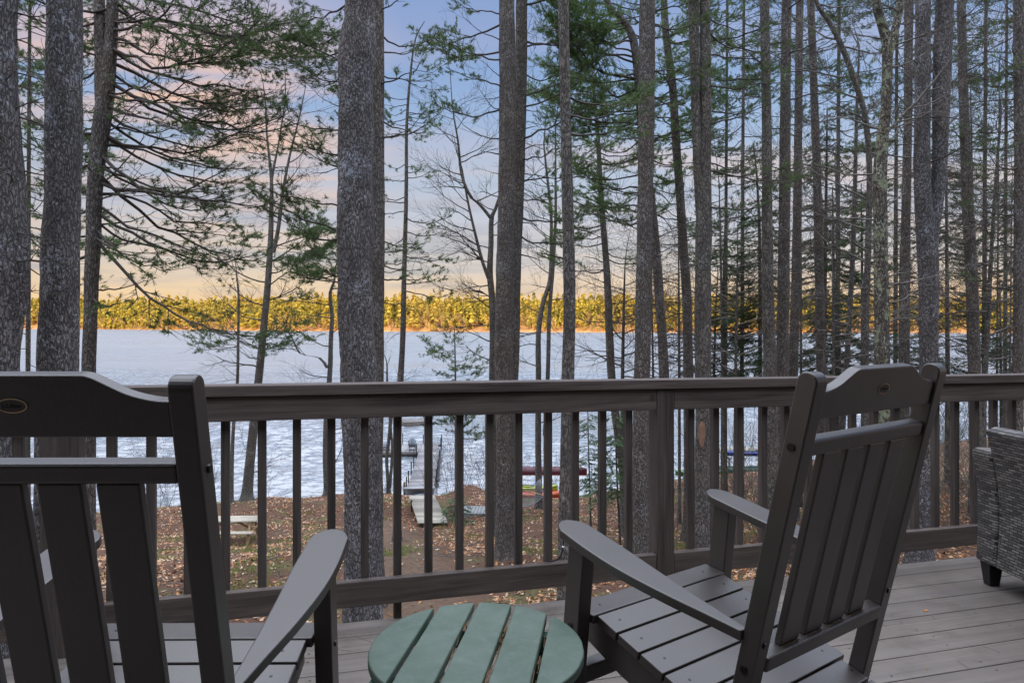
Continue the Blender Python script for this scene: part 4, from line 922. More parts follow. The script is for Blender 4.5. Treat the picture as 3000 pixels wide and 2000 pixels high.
def rocker(label, loc, yaw):
    T = thing('rocking_chair', label, 'rocking chair', loc, yaw, 'dark grey porch rocking chairs facing the lake')
    lu = M['lumber']; W, a, bd = .285, .0408, .0433
    for sg in (-1, 1):
        x0, x1 = sorted((sg * W, sg * (W - a)))
        r = .021; prof = [(0, -1.10), (bd, -1.10), (bd, -r)] + [(bd - r + r * math.cos(t), -r + r * math.sin(t)) for t in np.linspace(.3, math.pi / 2, 6)] + [(r - r * math.sin(t), -r + r * math.cos(t)) for t in np.linspace(0, math.pi / 2 - .3, 6)] + [(0, -r)]
        p = bmobj('back_post', prism(prof, x0, x1, 'yz', .0035, 3, MB), lu, T)
        bmobj('bolt', _x(disc(sg * (W + .001), .024, -.158, .0085, .006), MB), M['bolt'], p)
        bmobj('bolt', _x(disc(sg * (W + .001), .022, -.665, .0085, .006), MB), M['bolt'], p)
        bmobj('bolt', _x(disc(sg * (W - a / 2), -.001, -.60, .008, .005, 'Y'), MB), M['bolt'], p)
        # armrest
        out = [(.294, .112), (.313, .19), (.341, .30), (.3625, .42), (.3685, .53)]; tip = [(.364, .645), (.350, .672), (.330, .687), (.310, .690), (.290, .680), (.2735, .662), (.266, .640)]
        inn = [(.2655, .50), (.270, .38), (.2725, .25), (.2705, .112)]
        o1 = [tuple(p_) for p_ in catmull(out + tip[:1], 4)[:-1]]; t1 = [tuple(p_) for p_ in catmull(tip, 3)]
        poly = [(sg * x, y) for x, y in o1 + t1 + inn]
        if sg < 0: poly = poly[::-1]
        AM = MF @ Matrix.Translation((0, 0, -.5244)) @ Matrix(((1, 0, 0, 0), (0, 1, 0, 0), (0, .085, 1, -.085 * .682), (0, 0, 0, 1)))
        bmobj('armrest', prism(poly, -.0245, 0, 'xy', .0035, 3, AM), lu, T)
        x0, x1 = sorted((sg * .2862, sg * .3305))
        l = bmobj('front_leg', boxbm(x0, x1, .5845, .646, -1.075, -.5560, .0035, 3, MF), lu, T)
        bmobj('bolt', _x(disc(sg * .3315, .615, -.795, .0085, .006), MF), M['bolt'], l)
        # seat side rail under the slats
        def st(y): return -.7487 + .1455 * (y - .656) - .0262
        prof = [(-.01, st(-.01)), (.57, st(.57)), (.648, st(.60) - .006), (.648, st(.60) - .085), (.50, st(.5) - .105), (-.01, st(-.01) - .085)]
        x0, x1 = sorted((sg * .2425 if False else sg * .206, sg * .242))
        bmobj('side_rail', prism(prof, *sorted((sg * .2045, sg * .2425)), 'yz', .003, 2, MF), lu, T)
        # curved rocker, laid on the floor
        n = 26; ys = np.linspace(-.42, .82, n); yc = .18; Rr = 1.55
        bot = [(y, Rr - math.sqrt(Rr * Rr - (y - yc) ** 2)) for y in ys]; top = [(y, z + .075) for y, z in bot[::-1]]
        bmobj('rocker', prism(bot + top, *sorted((sg * .2465, sg * .2845)), 'yz', .003, 2), lu, T)
    # crest rail
    hf, xe = .1135, W - a - .0005
    edge = [(hf - .012, .0046), (hf, .0040), (hf + .014, -.0005), (hf + .035, -.0115), (hf + .065, -.0265), (hf + .10, -.0360), (xe, -.0385)]
    e2 = [tuple(p_) for p_ in catmull(edge, 4)]
    poly = [(-x, z) for x, z in e2[::-1]] + e2 + [(xe, -.098), (-xe, -.098)]
    cr = bmobj('crest_rail', prism(poly, .0060, .0310, 'xz', .0035, 3, MB), lu, T)
    el = bmesh.new(); n = 40; rx, ry = .0240, .0122
    def ellipse(bm, rx_, ry_, y, hole=None):
        v = [bm.verts.new((rx_ * math.cos(t), y, -.0445 + ry_ * math.sin(t))) for t in np.linspace(0, 2 * math.pi, n, endpoint=False)]
        if hole:
            u = [bm.verts.new((hole[0] * math.cos(t), y, -.0445 + hole[1] * math.sin(t))) for t in np.linspace(0, 2 * math.pi, n, endpoint=False)]
            for i in range(n): bm.faces.new((v[i], v[(i + 1) % n], u[(i + 1) % n], u[i]))
        else: bm.faces.new(v)
    ellipse(el, rx, ry, .0049, (rx - .0021, ry - .0019)); bmesh.ops.transform(el, matrix=MB, verts=el.verts[:]); bmobj('medallion_ring', el, M['ring'], cr)
    el = bmesh.new(); ellipse(el, rx - .001, ry - .001, .0053); bmesh.ops.transform(el, matrix=MB, verts=el.verts[:]); bmobj('medallion', el, M['medal'], cr)
    tb = text_bm('L.L.Bean', .0088, .0002); bmesh.ops.transform(tb, matrix=MB @ Matrix.Translation((0, .0048, -.0445)) @ Matrix.Rotation(R(90), 4, 'X'), verts=tb.verts[:]); bmobj('lettering', tb, M['letter'], cr)
    # rails of the back
    bmobj('upper_back_rail', boxbm(-xe, xe, .0055, .0385, -.1785, -.1425, .007, 3, MB), lu, T)
    lr = bmobj('lower_back_rail', boxbm(-xe, xe, -.004, .0345, -.672, -.6360, .006, 3, MB), lu, T)
    for k in (-1.5, -.5, .5, 1.5):
        bmobj('back_slat', boxbm(k * .0945 - .035, k * .0945 + .035, .0118, .0300, -.6352, -.1792, .003, 2, MB), lu, T)
        rb = boxbm(k * .0945 - .036, k * .0945 + .036, .0085, .0112, -.6362, -.6350, 0, 1, MB); bmobj('rust_stain', rb, M['rust'], lr)
    # seat slats
    holes = Buf()
    for k in range(8):
        y1 = .656 - k * .0824; y0 = y1 - .0775; hw = .2715 if k else .2835
        if k >= 6: hw = .2425
        zz = -.7487 + .1455 * (y1 - .656)
        tilt = math.atan(.1455) if k else -.02
        if k == 0: xf = MF @ Matrix.Translation((0, y0, -.7487 - .1455 * .0775)) @ Matrix.Rotation(tilt, 4, 'X'); ln = .0775
        else: xf = MF @ Matrix.Translation((0, y1, zz)) @ Matrix.Rotation(tilt, 4, 'X') @ Matrix.Translation((0, -.0775, 0)); ln = .0775
        sl_ = bmobj('seat_slat', boxbm(-hw, hw, 0, ln, -.0255, 0, .0035, 3, xf), lu, T)
        for sg in (-1, 1): bmobj('screw', _x(disc(sg * .2235, ln * .5, .0002, .0042, .0014, 'Z', 10), xf), M['bolt'], sl_)
    bmobj('stretcher', boxbm(-.2855, .2855, .592, .630, -.965, -.915, .004, 2, MF), lu, T)
    bmobj('stretcher', boxbm(-.2435, .2435, .0, .032, -1.0, -.955, .004, 2, MF), lu, T)
    return T
def _x(bm, m): bmesh.ops.transform(bm, matrix=m, verts=bm.verts[:]); return bm
rocker('dark grey rocking chair cut by the left edge, tan oval badge on its crest', (-.7759, 1.0441, deckz(-.7759, 1.0441) - .002), .0091)
rocker('dark grey rocking chair turned left beside the green table, seen obliquely from behind', (.8312, 1.4972, deckz(.8312, 1.4972) - .002), .6163)

# ------------------------------------------------------------------ round table
tx, ty = -.081, 1.573; T = thing('side_table', 'round green slatted side table between the two rocking chairs', 'table', (tx, ty, deckz(tx, ty) - .002), R(-8.6))
RT, TH = .246, .512
for k in range(-2, 3):
    xa, xb = k * .0985 - .0435, k * .0985 + .0435
    if k == -2: xa = -RT
    if k == 2: xb = RT
    xs = np.linspace(max(xa, -RT + .0005), min(xb, RT - .0005), 14 if abs(k) == 2 else 8)
    top = [(x, math.sqrt(max(0, RT ** 2 - x * x))) for x in xs]; poly = top + [(x, -y) for x, y in top[::-1]]
    o = bmobj('top_slat', prism(poly, TH - .023, TH, 'xy', .004, 3), M['green'], T)
for sx_ in (-1, 1):
    for sy_ in (-1, 1): bmobj('leg', boxbm(sx_ * .135 - .018, sx_ * .135 + .018, sy_ * .135 - .03, sy_ * .135 + .03, 0, TH - .0235 - .0455, .003, 2), M['greenedge'], T)
for sy_ in (-1, 1): bmobj('apron', boxbm(-.205, .205, sy_ * .135 - .016, sy_ * .135 + .016, TH - .068, TH - .0235, .003, 2), M['greenedge'], T)
bmobj('shelf', prism([(.15 * math.cos(t), .15 * math.sin(t)) for t in np.linspace(0, 2 * math.pi, 28, endpoint=False)], .16, .18, 'xy', .002, 1), M['greenedge'], T)
# needles caught in the gaps of the table
b = Buf()
for i in range(70):
    k = rnd.choice((-.5, .5, .5, 1.5)); x = k * .0985 + rnd.uniform(-.004, .004); y = rnd.uniform(-.2, .12); a = rnd.uniform(-.15, .15)
    p = np.array([x, y, TH - rnd.uniform(.004, .02)]); d = np.array([math.sin(a), math.cos(a), rnd.uniform(-.1, .1)]) * rnd.uniform(.02, .06); b.tube([p, p + d], [.0011, .0006], 3)
bobj('caught_needles', b, mat_simple('dry_needle', (.22, .12, .06), .8), T); T.children[-1]['kind'] = 'stuff'

# ------------------------------------------------------------------ wicker armchair
def mat_wicker():
    m, t, b = newmat('grey_resin_wicker'); co = objco(t); sp = t.n('ShaderNodeSeparateXYZ', Vector=co)
    u = t.math('ADD', sp.outputs[0], sp.outputs[1]); cv = t.n('ShaderNodeCombineXYZ', X=u, Y=sp.outputs[2], Z=0.0)
    br = t.n('ShaderNodeTexBrick', Vector=cv.outputs[0]); br.offset = 0.5
    for k_, v_ in (('Scale', 1.0), ('Brick Width', .046), ('Row Height', .0130), ('Mortar Size', .0028), ('Mortar Smooth', .6), ('Bias', 0.0)): br.inputs[k_].default_value = v_
    br.inputs['Color1'].default_value = (.055, .052, .050, 1); br.inputs['Color2'].default_value = (.27, .25, .22, 1); br.inputs['Mortar'].default_value = (.012, .012, .013, 1)
    n1 = noise(t, mapping(t, co, (20, 20, 300)), 2, 3); c = t.mix(t.mapr(n1, .45, .7, 0, .35), br.outputs[0], (.10, .10, .105))
    t.link(c, b.inputs['Base Color']); b.inputs['Roughness'].default_value = .45
    bump(t, b, t.math('SUBTRACT', 1.0, br.outputs['Fac']), .9, .010); return m
wm = mat_wicker()
wa = R(3.4); wx, wy = 2.33, 2.965
T = thing('wicker_armchair', 'grey wicker armchair with black tapered feet at the right edge of the deck', 'armchair', (wx, wy, deckz(wx, wy) - .004), wa)
outc = [(.0, .115), (.012, .22), (.018, .36), (.010, .50), (-.015, .64), (-.050, .775)]
oc = [tuple(p_) for p_ in catmull(outc, 4)]
bmobj('backrest', prism(oc + [(.0, .792), (.045, .785), (.085, .64), (.115, .50), (.13, .115)], -.305, .305, 'xz', .010, 3), wm, T)
oc2 = [tuple(p_) for p_ in catmull([(-.0, .115), (.010, .30), (.006, .48), (-.022, .655)], 4)]
for sg in (-1, 1):
    y0, y1 = sorted((sg * .307, sg * .435))
    bmobj('arm', prism(oc2 + [(.0, .672), (.66, .640), (.69, .60), (.64, .115)], y0, y1, 'xz', .012, 3), wm, T)
bmobj('seat_base', boxbm(.132, .62, -.303, .303, .125, .32, .01, 2), wm, T)
bmobj('cushion', boxbm(.10 + .02, .66, -.298, .298, .325, .45, .03, 4), mat_simple('cushion_fabric', (.12, .12, .13), .9), T)
def taper(cx, cy):
    bm = bmesh.new(); v = [bm.verts.new((cx + sx_ * r_, cy + sy_ * r_, z)) for z, r_ in ((0, .024), (.122, .036)) for sx_, sy_ in ((-1, -1), (1, -1), (1, 1), (-1, 1))]
    bm.faces.new(v[:4]); bm.faces.new(v[4:]); [bm.faces.new((v[i], v[(i + 1) % 4], v[4 + (i + 1) % 4], v[4 + i])) for i in range(4)]
    bmesh.ops.recalc_face_normals(bm, faces=bm.faces[:]); bmesh.ops.bevel(bm, geom=bm.edges[:], offset=.004, segments=2, affect='EDGES'); return bm
for sx_ in (.048, .60):
    for sy_ in (-.385, .385): bmobj('foot', taper(sx_, sy_), mat_simple('black_plastic', (.010, .010, .011), .35), T)

# dry leaves and needles lying on the deck
bits = [(2712, 1778, 'small orange leaf lying on the deck boards near the wicker armchair', (.55, .22, .05))]
for px_, py_, lab, col in bits:
    Y = 2000 * CAMZ / (py_ - HY); p = at(px_, py_, Y); p[2] = deckz(p[0], p[1]) + .002
    b = Buf(); b.add([(-.012, 0, .003), (0, -.008, 0), (.013, .002, .005), (.002, .009, .001)], [(0, 1, 2), (0, 2, 3)]); o = link('leaf', b.mesh('leaf'), mat_simple('orange_leaf', col, .7)); o.location = p; tag(o, lab, 'leaf')
b = Buf()
for i in range(60):
    px_ = rnd.uniform(900, 3000); py_ = rnd.uniform(1700, 2000); Y = 2000 * CAMZ / (py_ - HY); p = at(px_, py_, Y)
    if np.dot(p[:2] - RO, RN) > .03: continue
    z = deckz(p[0], p[1]) + .0015; a = rnd.uniform(0, 3.14); d = np.array([math.cos(a), math.sin(a), 0]) * rnd.uniform(.03, .08); q = np.array([p[0], p[1], z]); b.tube([q, q + d * .5 + (0, 0, .001), q + d], .0007, 3)
tag(bobj('pine_needles', b, mat_simple('fallen_needle', (.34, .22, .10), .7)), 'dry pine needles scattered over the deck boards', 'needles', kind='stuff')

# ------------------------------------------------------------------ shore furniture
def planks(buf, x0, x1, y0, y1, z, n, th=.035, gap=.012, along='y', jit=0.0):
    L = (y1 - y0) / n
    for i in range(n):
        j = rnd.uniform(-jit, jit); buf.box(x0 + j, x1 + j, y0 + i * L, y0 + (i + 1) * L - gap, z - th, z)
def pipe(buf, x, y, z0, z1, r=.035): buf.tube([(x, y, z0), (x, y, z1)], r, 8)
# dock: gangway and platform
g0 = at(1233, 1423, 39.5); g1 = at(1257, 1318, 50.3); ga = math.atan2(-(g1[0] - g0[0]), g1[1] - g0[1]); gl = math.hypot(g1[0] - g0[0], g1[1] - g0[1]); dz_ = g0[2]
T = thing('dock', 'grey plank dock with a long gangway and a wide platform out on the lake', 'dock', (g0[0], g0[1], WATER), ga)
hz = dz_ - WATER
b = Buf(); planks(b, -.75, .75, 0, gl - .02, hz, 44, gap=.03, jit=.01); bobj('gangway', b, M['dockplank'], T)
b = Buf(); b.box(-.74, -.68, 0, gl, hz - .22, hz - .04); b.box(.68, .74, 0, gl, hz - .22, hz - .04); bobj('gangway_frame', b, M['dockwood'], T)
b = Buf(); b.box(-.95, .80, -.10, -.03, hz - .60, hz + .0); b.box(-.95, .80, -.45, -.11, hz - .08, hz - .02); bobj('ramp_face', b, mat_wood('bleached_wood', (.30, .31, .33), (.52, .53, .55), .8, axis=2, knots=False), T)
b = Buf(); L_ = 5.6; 
for i in range(int(L_ / .14)): b.box(-L_ + .75 + i * .14, -L_ + .75 + i * .14 + .128, gl, gl + 3.3, hz - .035, hz)
bobj('platform', b, M['dockplank'], T)
b = Buf(); b.box(-L_ + .75, .75, gl - .03, gl - .002, hz - .24, hz - .04); b.box(-L_ + .75, .75, gl + 3.302, gl + 3.33, hz - .24, hz - .04); b.box(-L_ + .72, -L_ + .745, gl, gl + 3.3, hz - .24, hz - .04); bobj('platform_skirt', b, M['railend'], T)
for x, y, h in ((-.83, .05, .55), (-.83, 1.6, .55), (-.83, 4.0, .6), (-.83, 6.4, .6), (-.83, 9.4, .8), (.83, 2.2, .5), (.83, 5.0, .5), (.83, 8.4, .55), (.83, gl + 1.2, .8), (-2.2, gl + 3.4, .85), (-.6, gl + 3.4, .7), (-4.4, gl + 3.4, .8), (.83, gl + 3.4, .7)):
    b = Buf(); pipe(b, x, y, -1.6, hz + h); bobj('post', b, M['dark'], T, smooth=True)
b = Buf(); b.tube([(.86, 1.6, hz - .1), (.88, 4, hz - .2), (.86, 7, hz - .05), (.87, 9.5, hz + .1), (.87, 12, hz + .1)], .07, 8); bobj('bumper', b, M['dark'], T, smooth=True)
b = Buf(); b.box(-1.0, -.88, -.1, .02, -.8, hz + .25); bobj('mooring_post', b, mat_simple('brown_post', (.16, .08, .04), .8), T)
def adirondack(label, loc, rz, mat):
    T = thing('adirondack_chair', label, 'chair', loc, rz, 'deck chairs out on the dock platform')
    for k in range(6):
        a = (k - 2.5) * .055; h = .98 - .022 * (k - 2.5) ** 2
        bm = boxbm(-.026, .026, -.008, .012, 0, h - .22, .003, 1, Matrix.Translation(((k - 2.5) * .068, -.20, .24)) @ Matrix.Rotation(R(22), 4, 'X') @ Matrix.Rotation(a * 1.0, 4, 'Y')); bmobj('back_slat', bm, mat, T)
    bmobj('seat', boxbm(-.25, .25, -.20, .32, -.012, .012, .003, 1, Matrix.Translation((0, 0, .30)) @ Matrix.Rotation(R(12), 4, 'X')), mat, T)
    for sg in (-1, 1):
        bmobj('armrest', boxbm(sg * .28 - .045, sg * .28 + .045, -.38, .36, .42, .445, .004, 1), mat, T)
        bmobj('front_leg', boxbm(sg * .265 - .02, sg * .265 + .02, .26, .35, 0, .419, .003, 1), mat, T)
        bmobj('back_leg', prism([(.28, .22), (.34, .30), (-.50, .02), (-.46, -.0), (-.40, .0)], sg * .225 - .012, sg * .225 + .012, 'yz', 0), mat, T)
    bmobj('crossbar', boxbm(-.26, .26, -.36, -.34, .38, .419, .003, 1), mat, T)
    return T
cm = mat_simple('dark_dock_chair', (.03, .035, .05), .5)
p = at(1208, 1320, 50.9); adirondack('dark slatted deck chair on the dock seen from straight behind', (p[0], p[1], dz_), ga, cm)
p = at(1126, 1321, 50.8); adirondack('grey deck chair on the dock seen side on, facing right', (p[0], p[1], dz_), ga - R(75), mat_simple('grey_dock_chair', (.12, .13, .17), .5))
p = at(1215, 1236, 66.8); T = thing('swim_raft', 'low dark floating raft on the water beyond the dock', 'raft', (p[0], p[1], WATER), R(20))
b = Buf(); planks(b, -1.3, 1.3, -1.1, 1.1, .42, 14); bobj('raft_deck', b, M['dockwood'], T); b = Buf(); b.box(-1.28, 1.28, -1.08, 1.08, -.15, .36); bobj('float', b, M['railend'], T)
# boardwalk
a0, a1 = at(1225, 1530, 28), at(1313, 1530, 28); b0, b1 = at(1198, 1450, 33), at(1273, 1450, 33)
T = thing('boardwalk', 'short pale plank boardwalk leading down to the dock', 'boardwalk', tuple((a0 + a1) / 2)); o_ = (a0 + a1) / 2
b = Buf(); n = 22
for i in range(n):
    t0, t1 = i / n, (i + .86) / n; j = rnd.uniform(-.012, .012)
    q = [a0 + (b0 - a0) * t0 + (j, 0, 0), a1 + (b1 - a1) * t0 + (j, 0, 0), a1 + (b1 - a1) * t1 + (j, 0, 0), a0 + (b0 - a0) * t1 + (j, 0, 0)]; dn = np.array([0, 0, .045])
    b.add([x - o_ for x in q] + [x - o_ - dn for x in q], [(0, 1, 2, 3), (4, 7, 6, 5), (0, 4, 5, 1), (1, 5, 6, 2), (2, 6, 7, 3), (3, 7, 4, 0)])
bobj('planks', b, M['walkplank'], T)
for l0, l1, sg in ((a0, b0, 1), (a1, b1, -1)):
    b = Buf(); b.tube([l0 - o_ + (sg * .08, 0, -.12), l1 - o_ + (sg * .08, 0, -.12)], .06, 4); bobj('stringer', b, M['dockwood'], T)
b = Buf(); q = at(1206, 1478, 31.5) - o_; b.tube([q + (0, 0, -.5), q + (0, 0, .22)], .03, 7); bobj('path_stake', b, M['dark'], T)
p = at(1300, 1492, 30); z = float(gz(p[0], p[1])); T = thing('storage_box', 'small grey green box on the ground right of the boardwalk', 'box', (p[0], p[1], z + .05), R(10))
bmobj('box_body', boxbm(-.11, .11, -.09, .09, 0, .16, .008, 2), mat_simple('grey_green_box', (.22, .30, .28), .5), T); bmobj('lid', boxbm(-.12, .12, -.10, .10, .162, .19, .008, 2), mat_simple('grey_green_lid', (.30, .38, .36), .5), T)
p = at(1388, 1492, 29.6); T = thing('wooden_platform', 'low grey planked platform on the slope right of the boardwalk', 'platform', tuple(p), R(-4))
b = Buf()
for i in range(9): b.box(-.52 + i * .145, -.52 + i * .145 + .13, -.62, .62, -.03, 0)
bobj('platform_boards', b, mat_wood('silver_wood', (.22, .24, .24), (.40, .42, .42), .8, axis=1, knots=False), T); b = Buf(); b.box(-.5, .76, -.6, -.55, -.35, -.032); b.box(-.5, .76, .55, .6, -.35, -.032); bobj('platform_frame', b, M['dockwood'], T)
# picnic table
p = at(676, 1518, 23.5); gx, gy = p[0], 23.5; zt = p[2]; T = thing('picnic_table', 'pale wooden picnic table with attached benches on the leafy slope at left', 'picnic table', (gx, gy, zt - .74), R(3))
b = Buf(); [b.box(-.95, .95, -.34 + i * .14, -.34 + i * .14 + .128, .70, .74) for i in range(5)]; bobj('tabletop', b, M['palewood'], T)
for sy_ in (-1, 1):
    b = Buf(); [b.box(-.95, .95, sy_ * .66 - .13 + i * .135, sy_ * .66 - .13 + i * .135 + .125, .41, .45) for i in range(2)]; bobj('bench', b, M['palewood'], T)
for sx_ in (-1, 1):
    for sy_ in (-1, 1):
        b = Buf(); b.tube([(sx_ * .74, sy_ * .22, .70), (sx_ * .74, sy_ * .60, -.06)], .05, 4, ref=np.array([1., 0, 0])); bobj('leg', b, M['yellowwood'], T)
    b = Buf(); b.box(sx_ * .79 - .02, sx_ * .79 + .02, -.78, .78, .33, .408); b.box(sx_ * .79 - .02, sx_ * .79 + .02, -.33, .33, .61, .698); bobj('crossbeam', b, M['yellowwood'], T)
    b = Buf(); b.tube([(sx_ * .74, 0, .36), (sx_ * .12, 0, .69)], .04, 4, ref=np.array([0., 1, 0])); bobj('brace', b, M['yellowwood'], T)
# boats
def hull(L, Wd, H, up=1, deck=False, rake=.25, n=28, m_=12):
    b = Buf(); V = []
    for i in range(n):
        t = -1 + 2 * i / (n - 1); w_ = Wd / 2 * max(.02, (1 - abs(t) ** 2.6)) ** .75; sheer = H * (1 + rake * abs(t) ** 3); keel = H * .55 * max(0, abs(t) - .82) ** 1.2 * 4
        for j in range(m_):
            a = math.pi * j / (m_ - 1); V.append((t * L / 2, -w_ * math.cos(a), sheer - (sheer - keel) * math.sin(a) ** .75))
    F_ = [(i * m_ + j, (i + 1) * m_ + j, (i + 1) * m_ + j + 1, i * m_ + j + 1) for i in range(n - 1) for j in range(m_ - 1)]
    V = np.array(V)
    if deck:
        V2 = V.copy(); base_ = np.repeat(V[::m_, 2], m_); V2[:, 2] = base_ + (base_ - V[:, 2]) * .28; b.add(V2, [f[::-1] for f in F_])
    if up < 0: V[:, 2] = H * (1 + rake) - V[:, 2] if not deck else V[:, 2]
    b.add(V, F_ if up > 0 else [f[::-1] for f in F_]); return b
def boat(label, cat, px_, py_, Y, L, Wd, H, col, up=1, deck=False, rz=0, extra=None, group='boats stored along the bank', rake=.25):
    p = at(px_, py_, Y); T = thing(cat, label, cat, tuple(p), R(rz), group)
    hb = hull(L, Wd, H, up, deck, rake); bobj('hull', hb, mat_simple(cat + '_shell', col, .35, .12, 2, .05), T, smooth=True)
    b = Buf(); t = np.linspace(-1, 1, 28); w_ = Wd / 2 * np.maximum(.02, (1 - np.abs(t) ** 2.6)) ** .75; zz = H * (1 + rake * np.abs(t) ** 3)
    if up < 0: zz = H * (1 + rake) - zz
    for sg in (-1, 1): b.tube(np.stack([t * L / 2, sg * w_, zz], 1), .018, 5)
    bobj('gunwale', b, extra or M['yellowwood'], T, smooth=True)
    if deck:
        b = Buf(); a = np.linspace(0, 2 * math.pi, 21); b.tube(np.stack([np.cos(a) * .38, np.sin(a) * .2, np.full(21, H + .09)], 1), .022, 5); bobj('cockpit', b, M['dark'], T, smooth=True)
    return T
boat('maroon canoe lying upside down on a rack by the water', 'canoe', 1590, 1392, 38.6, 5.0, .85, .40, (.085, .008, .022), -1)
boat('lime green kayak resting on the bank above the orange one', 'kayak', 1545, 1444, 37.0, 3.3, .65, .30, (.36, .42, .03), 1, True, 2, M['dark'])
boat('red and orange kayak behind the hammock, under the lime green one', 'kayak', 1570, 1463, 36.6, 3.2, .62, .32, (.46, .07, .03), 1, True, 2, mat_simple('orange_trim', (.60, .24, .03), .4))
boat('blue kayak on the rack among the trunks at right', 'kayak', 2200, 1335, 40.0, 3.4, .6, .20, (.012, .06, .36), 1, True, 0, M['dark'])
boat('beige grey canoe upside down on top of the rack at right', 'canoe', 2150, 1325, 40.4, 4.4, .8, .32, (.30, .29, .25), -1, rake=.05)
boat('dark green canoe upside down on the ground under the rack at right', 'canoe', 2180, 1388, 39.6, 4.4, .82, .42, (.012, .055, .035), -1, rake=.1)
boat('bright green kayak nosing out beside the railing post', 'kayak', 2045, 1394, 39.0, 2.6, .6, .22, (.07, .28, .05), 1, True, 0, M['dark'])
def rack(label, px0, px1, Y, ys):
    a, c = at(px0, ys, Y), at(px1, ys, Y); T = thing('boat_rack', label, 'rack', (a[0], Y, float(gz(a[0], Y))))
    for x in (0, c[0] - a[0]):
        for dy in (-.4, .4):
            b = Buf(); b.box(x - .045, x + .045, dy - .045, dy + .045, -.2, a[2] - float(gz(a[0], Y))); bobj('post', b, M['dockwood'], T)
        b = Buf(); h = a[2] - float(gz(a[0], Y)); b.box(x - .04, x + .04, -.6, .6, h + .003, h + .08); bobj('crossbar', b, M['dockwood'], T)
rack('plain timber rack carrying the maroon canoe', 1520, 1690, 38.6, 1396)
rack('timber rack carrying the blue kayak and the beige canoe', 2130, 2235, 40.2, 1340)
# hammock
hp = at(1583, 1402, 30.9); T = thing('hammock', 'rope net hammock slung from the paired thin stems above the kayaks', 'hammock', tuple(hp))
B0, B1 = at(1535, 1435, 30.0) - hp, at(1594, 1451, 29.6) - hp
E0, E1 = at(1452, 1452, 28.4) - hp, at(1500, 1478, 27.9) - hp
b = Buf()
for i in range(13): q = B0 + (B1 - B0) * i / 12; b.tube([(0, 0, 0), q * .5 + (0, 0, -.03), q], .008, 3)
bobj('clew_cords', b, mat_simple('grey_rope', (.32, .34, .36), .9), T)
b = Buf(); b.tube([B0, B1], .022, 6); bobj('spreader_bar', b, M['yellowwood'], T); b = Buf(); b.tube([E0, E1], .022, 6); bobj('spreader_bar', b, M['yellowwood'], T)
b = Buf(); nu, nv = 20, 16
def hs(u, v):
    p_ = (B0 * (1 - v) + B1 * v) * (1 - u) + (E0 * (1 - v) + E1 * v) * u; return p_ + np.array([0, 0, -.42 * 4 * u * (1 - u) * (.6 + .4 * math.sin(math.pi * v))])
for i in range(nu + 1):
    b.tube([hs(i / nu, v) for v in np.linspace(0, 1, 9)], .007, 3)
for j in range(nv + 1): b.tube([hs(u, j / nv) for u in np.linspace(0, 1, 15)], .007 if 0 < j < nv else .014, 3)
bobj('net', b, mat_simple('hammock_rope', (.30, .36, .38), .9), T)
b = Buf(); b.tube([(0, 0, 0), (-.09, .25, .02), (.12, .28, .02), (0, 0, 0)], .02, 4); bobj('tree_strap', b, mat_simple('pale_strap', (.55, .55, .55), .9), T)
# rope line along the slope
b = Buf(); pr = [at(430, 1562, 27.5), at(560, 1528, 29.5), at(700, 1490, 32.2), at(845, 1452, 36.0)]; o_ = pr[0].copy(); b.tube(catmull([q - o_ for q in pr], 6), .013, 5)
o = link('rope', b.mesh('rope'), mat_simple('white_rope', (.6, .6, .62), .8)); o.location = o_; tag(o, 'thin white rope stretched across the slope behind the picnic table', 'rope')

# ------------------------------------------------------------------ shrubs, litter, grass
def shrub(label, px_, Y, H, n, spread=.35, mat='twig', group='bare shrubs along the water edge', buds=None):
    X = (px_ - 1500) / F * Y; z = float(gz(X, Y)) - .05; T = Tree(); tips = []
    for i in range(n):
        a = rnd.uniform(0, 6.28); d = (math.cos(a) * spread, math.sin(a) * spread, 1); grow(T.wood, (X + rnd.uniform(-.25, .25), Y + rnd.uniform(-.25, .25), z), d, H * rnd.uniform(.5, 1), .010, 2, .1, .14, 4, tips=tips, minr=.0045)
    if buds:
        for p_, d_ in tips: T.tuft(p_, d_, .45)
    e = thing('shrub', label, 'shrub', (X, Y, z), 0, group); bobj('stems', T.wood, M[mat], e, (X, Y, z))
    if buds: bobj('leaves', T.leaves(), M[buds], e, (X, Y, z))
for px_, Y, H, n in ((1275, 38.3, 1.6, 6), (1315, 38, 2.2, 7), (1352, 37.5, 2.6, 8), (1395, 37.6, 2.5, 8), (1420, 37, 2.0, 7), (1500, 38.5, 2.2, 6), (1620, 38.8, 2, 6), (610, 35.5, 2.2, 7), (500, 34, 2.4, 9), (455, 33, 2, 8), (560, 35, 1.8, 6), (770, 37, 1.4, 5), (1130, 38, .8, 5)):
    shrub('bare twiggy shrub sprouting from the bank against the water', px_, Y, H, n)
for px_, Y, H, n in ((1960, 22, 2.2, 8), (2120, 19, 2.6, 9), (2190, 21, 2.4, 9), (2250, 18, 2.5, 9), (2330, 24, 2.5, 9), (2690, 20, 2.6, 10), (2780, 18, 2.4, 9), (2850, 22, 2.8, 10), (2930, 18, 2.6, 9), (2980, 24, 3, 10), (2730, 26, 3, 9), (2560, 24, 2.6, 8), (2450, 22, 2.4, 8), (2900, 15.5, 2.0, 8)):
    shrub('budding twiggy shrub in the undergrowth behind the railing at right', px_, Y, H, n, .5, 'twiggrey', 'budding shrubs behind the railing at right', 'budgreen')
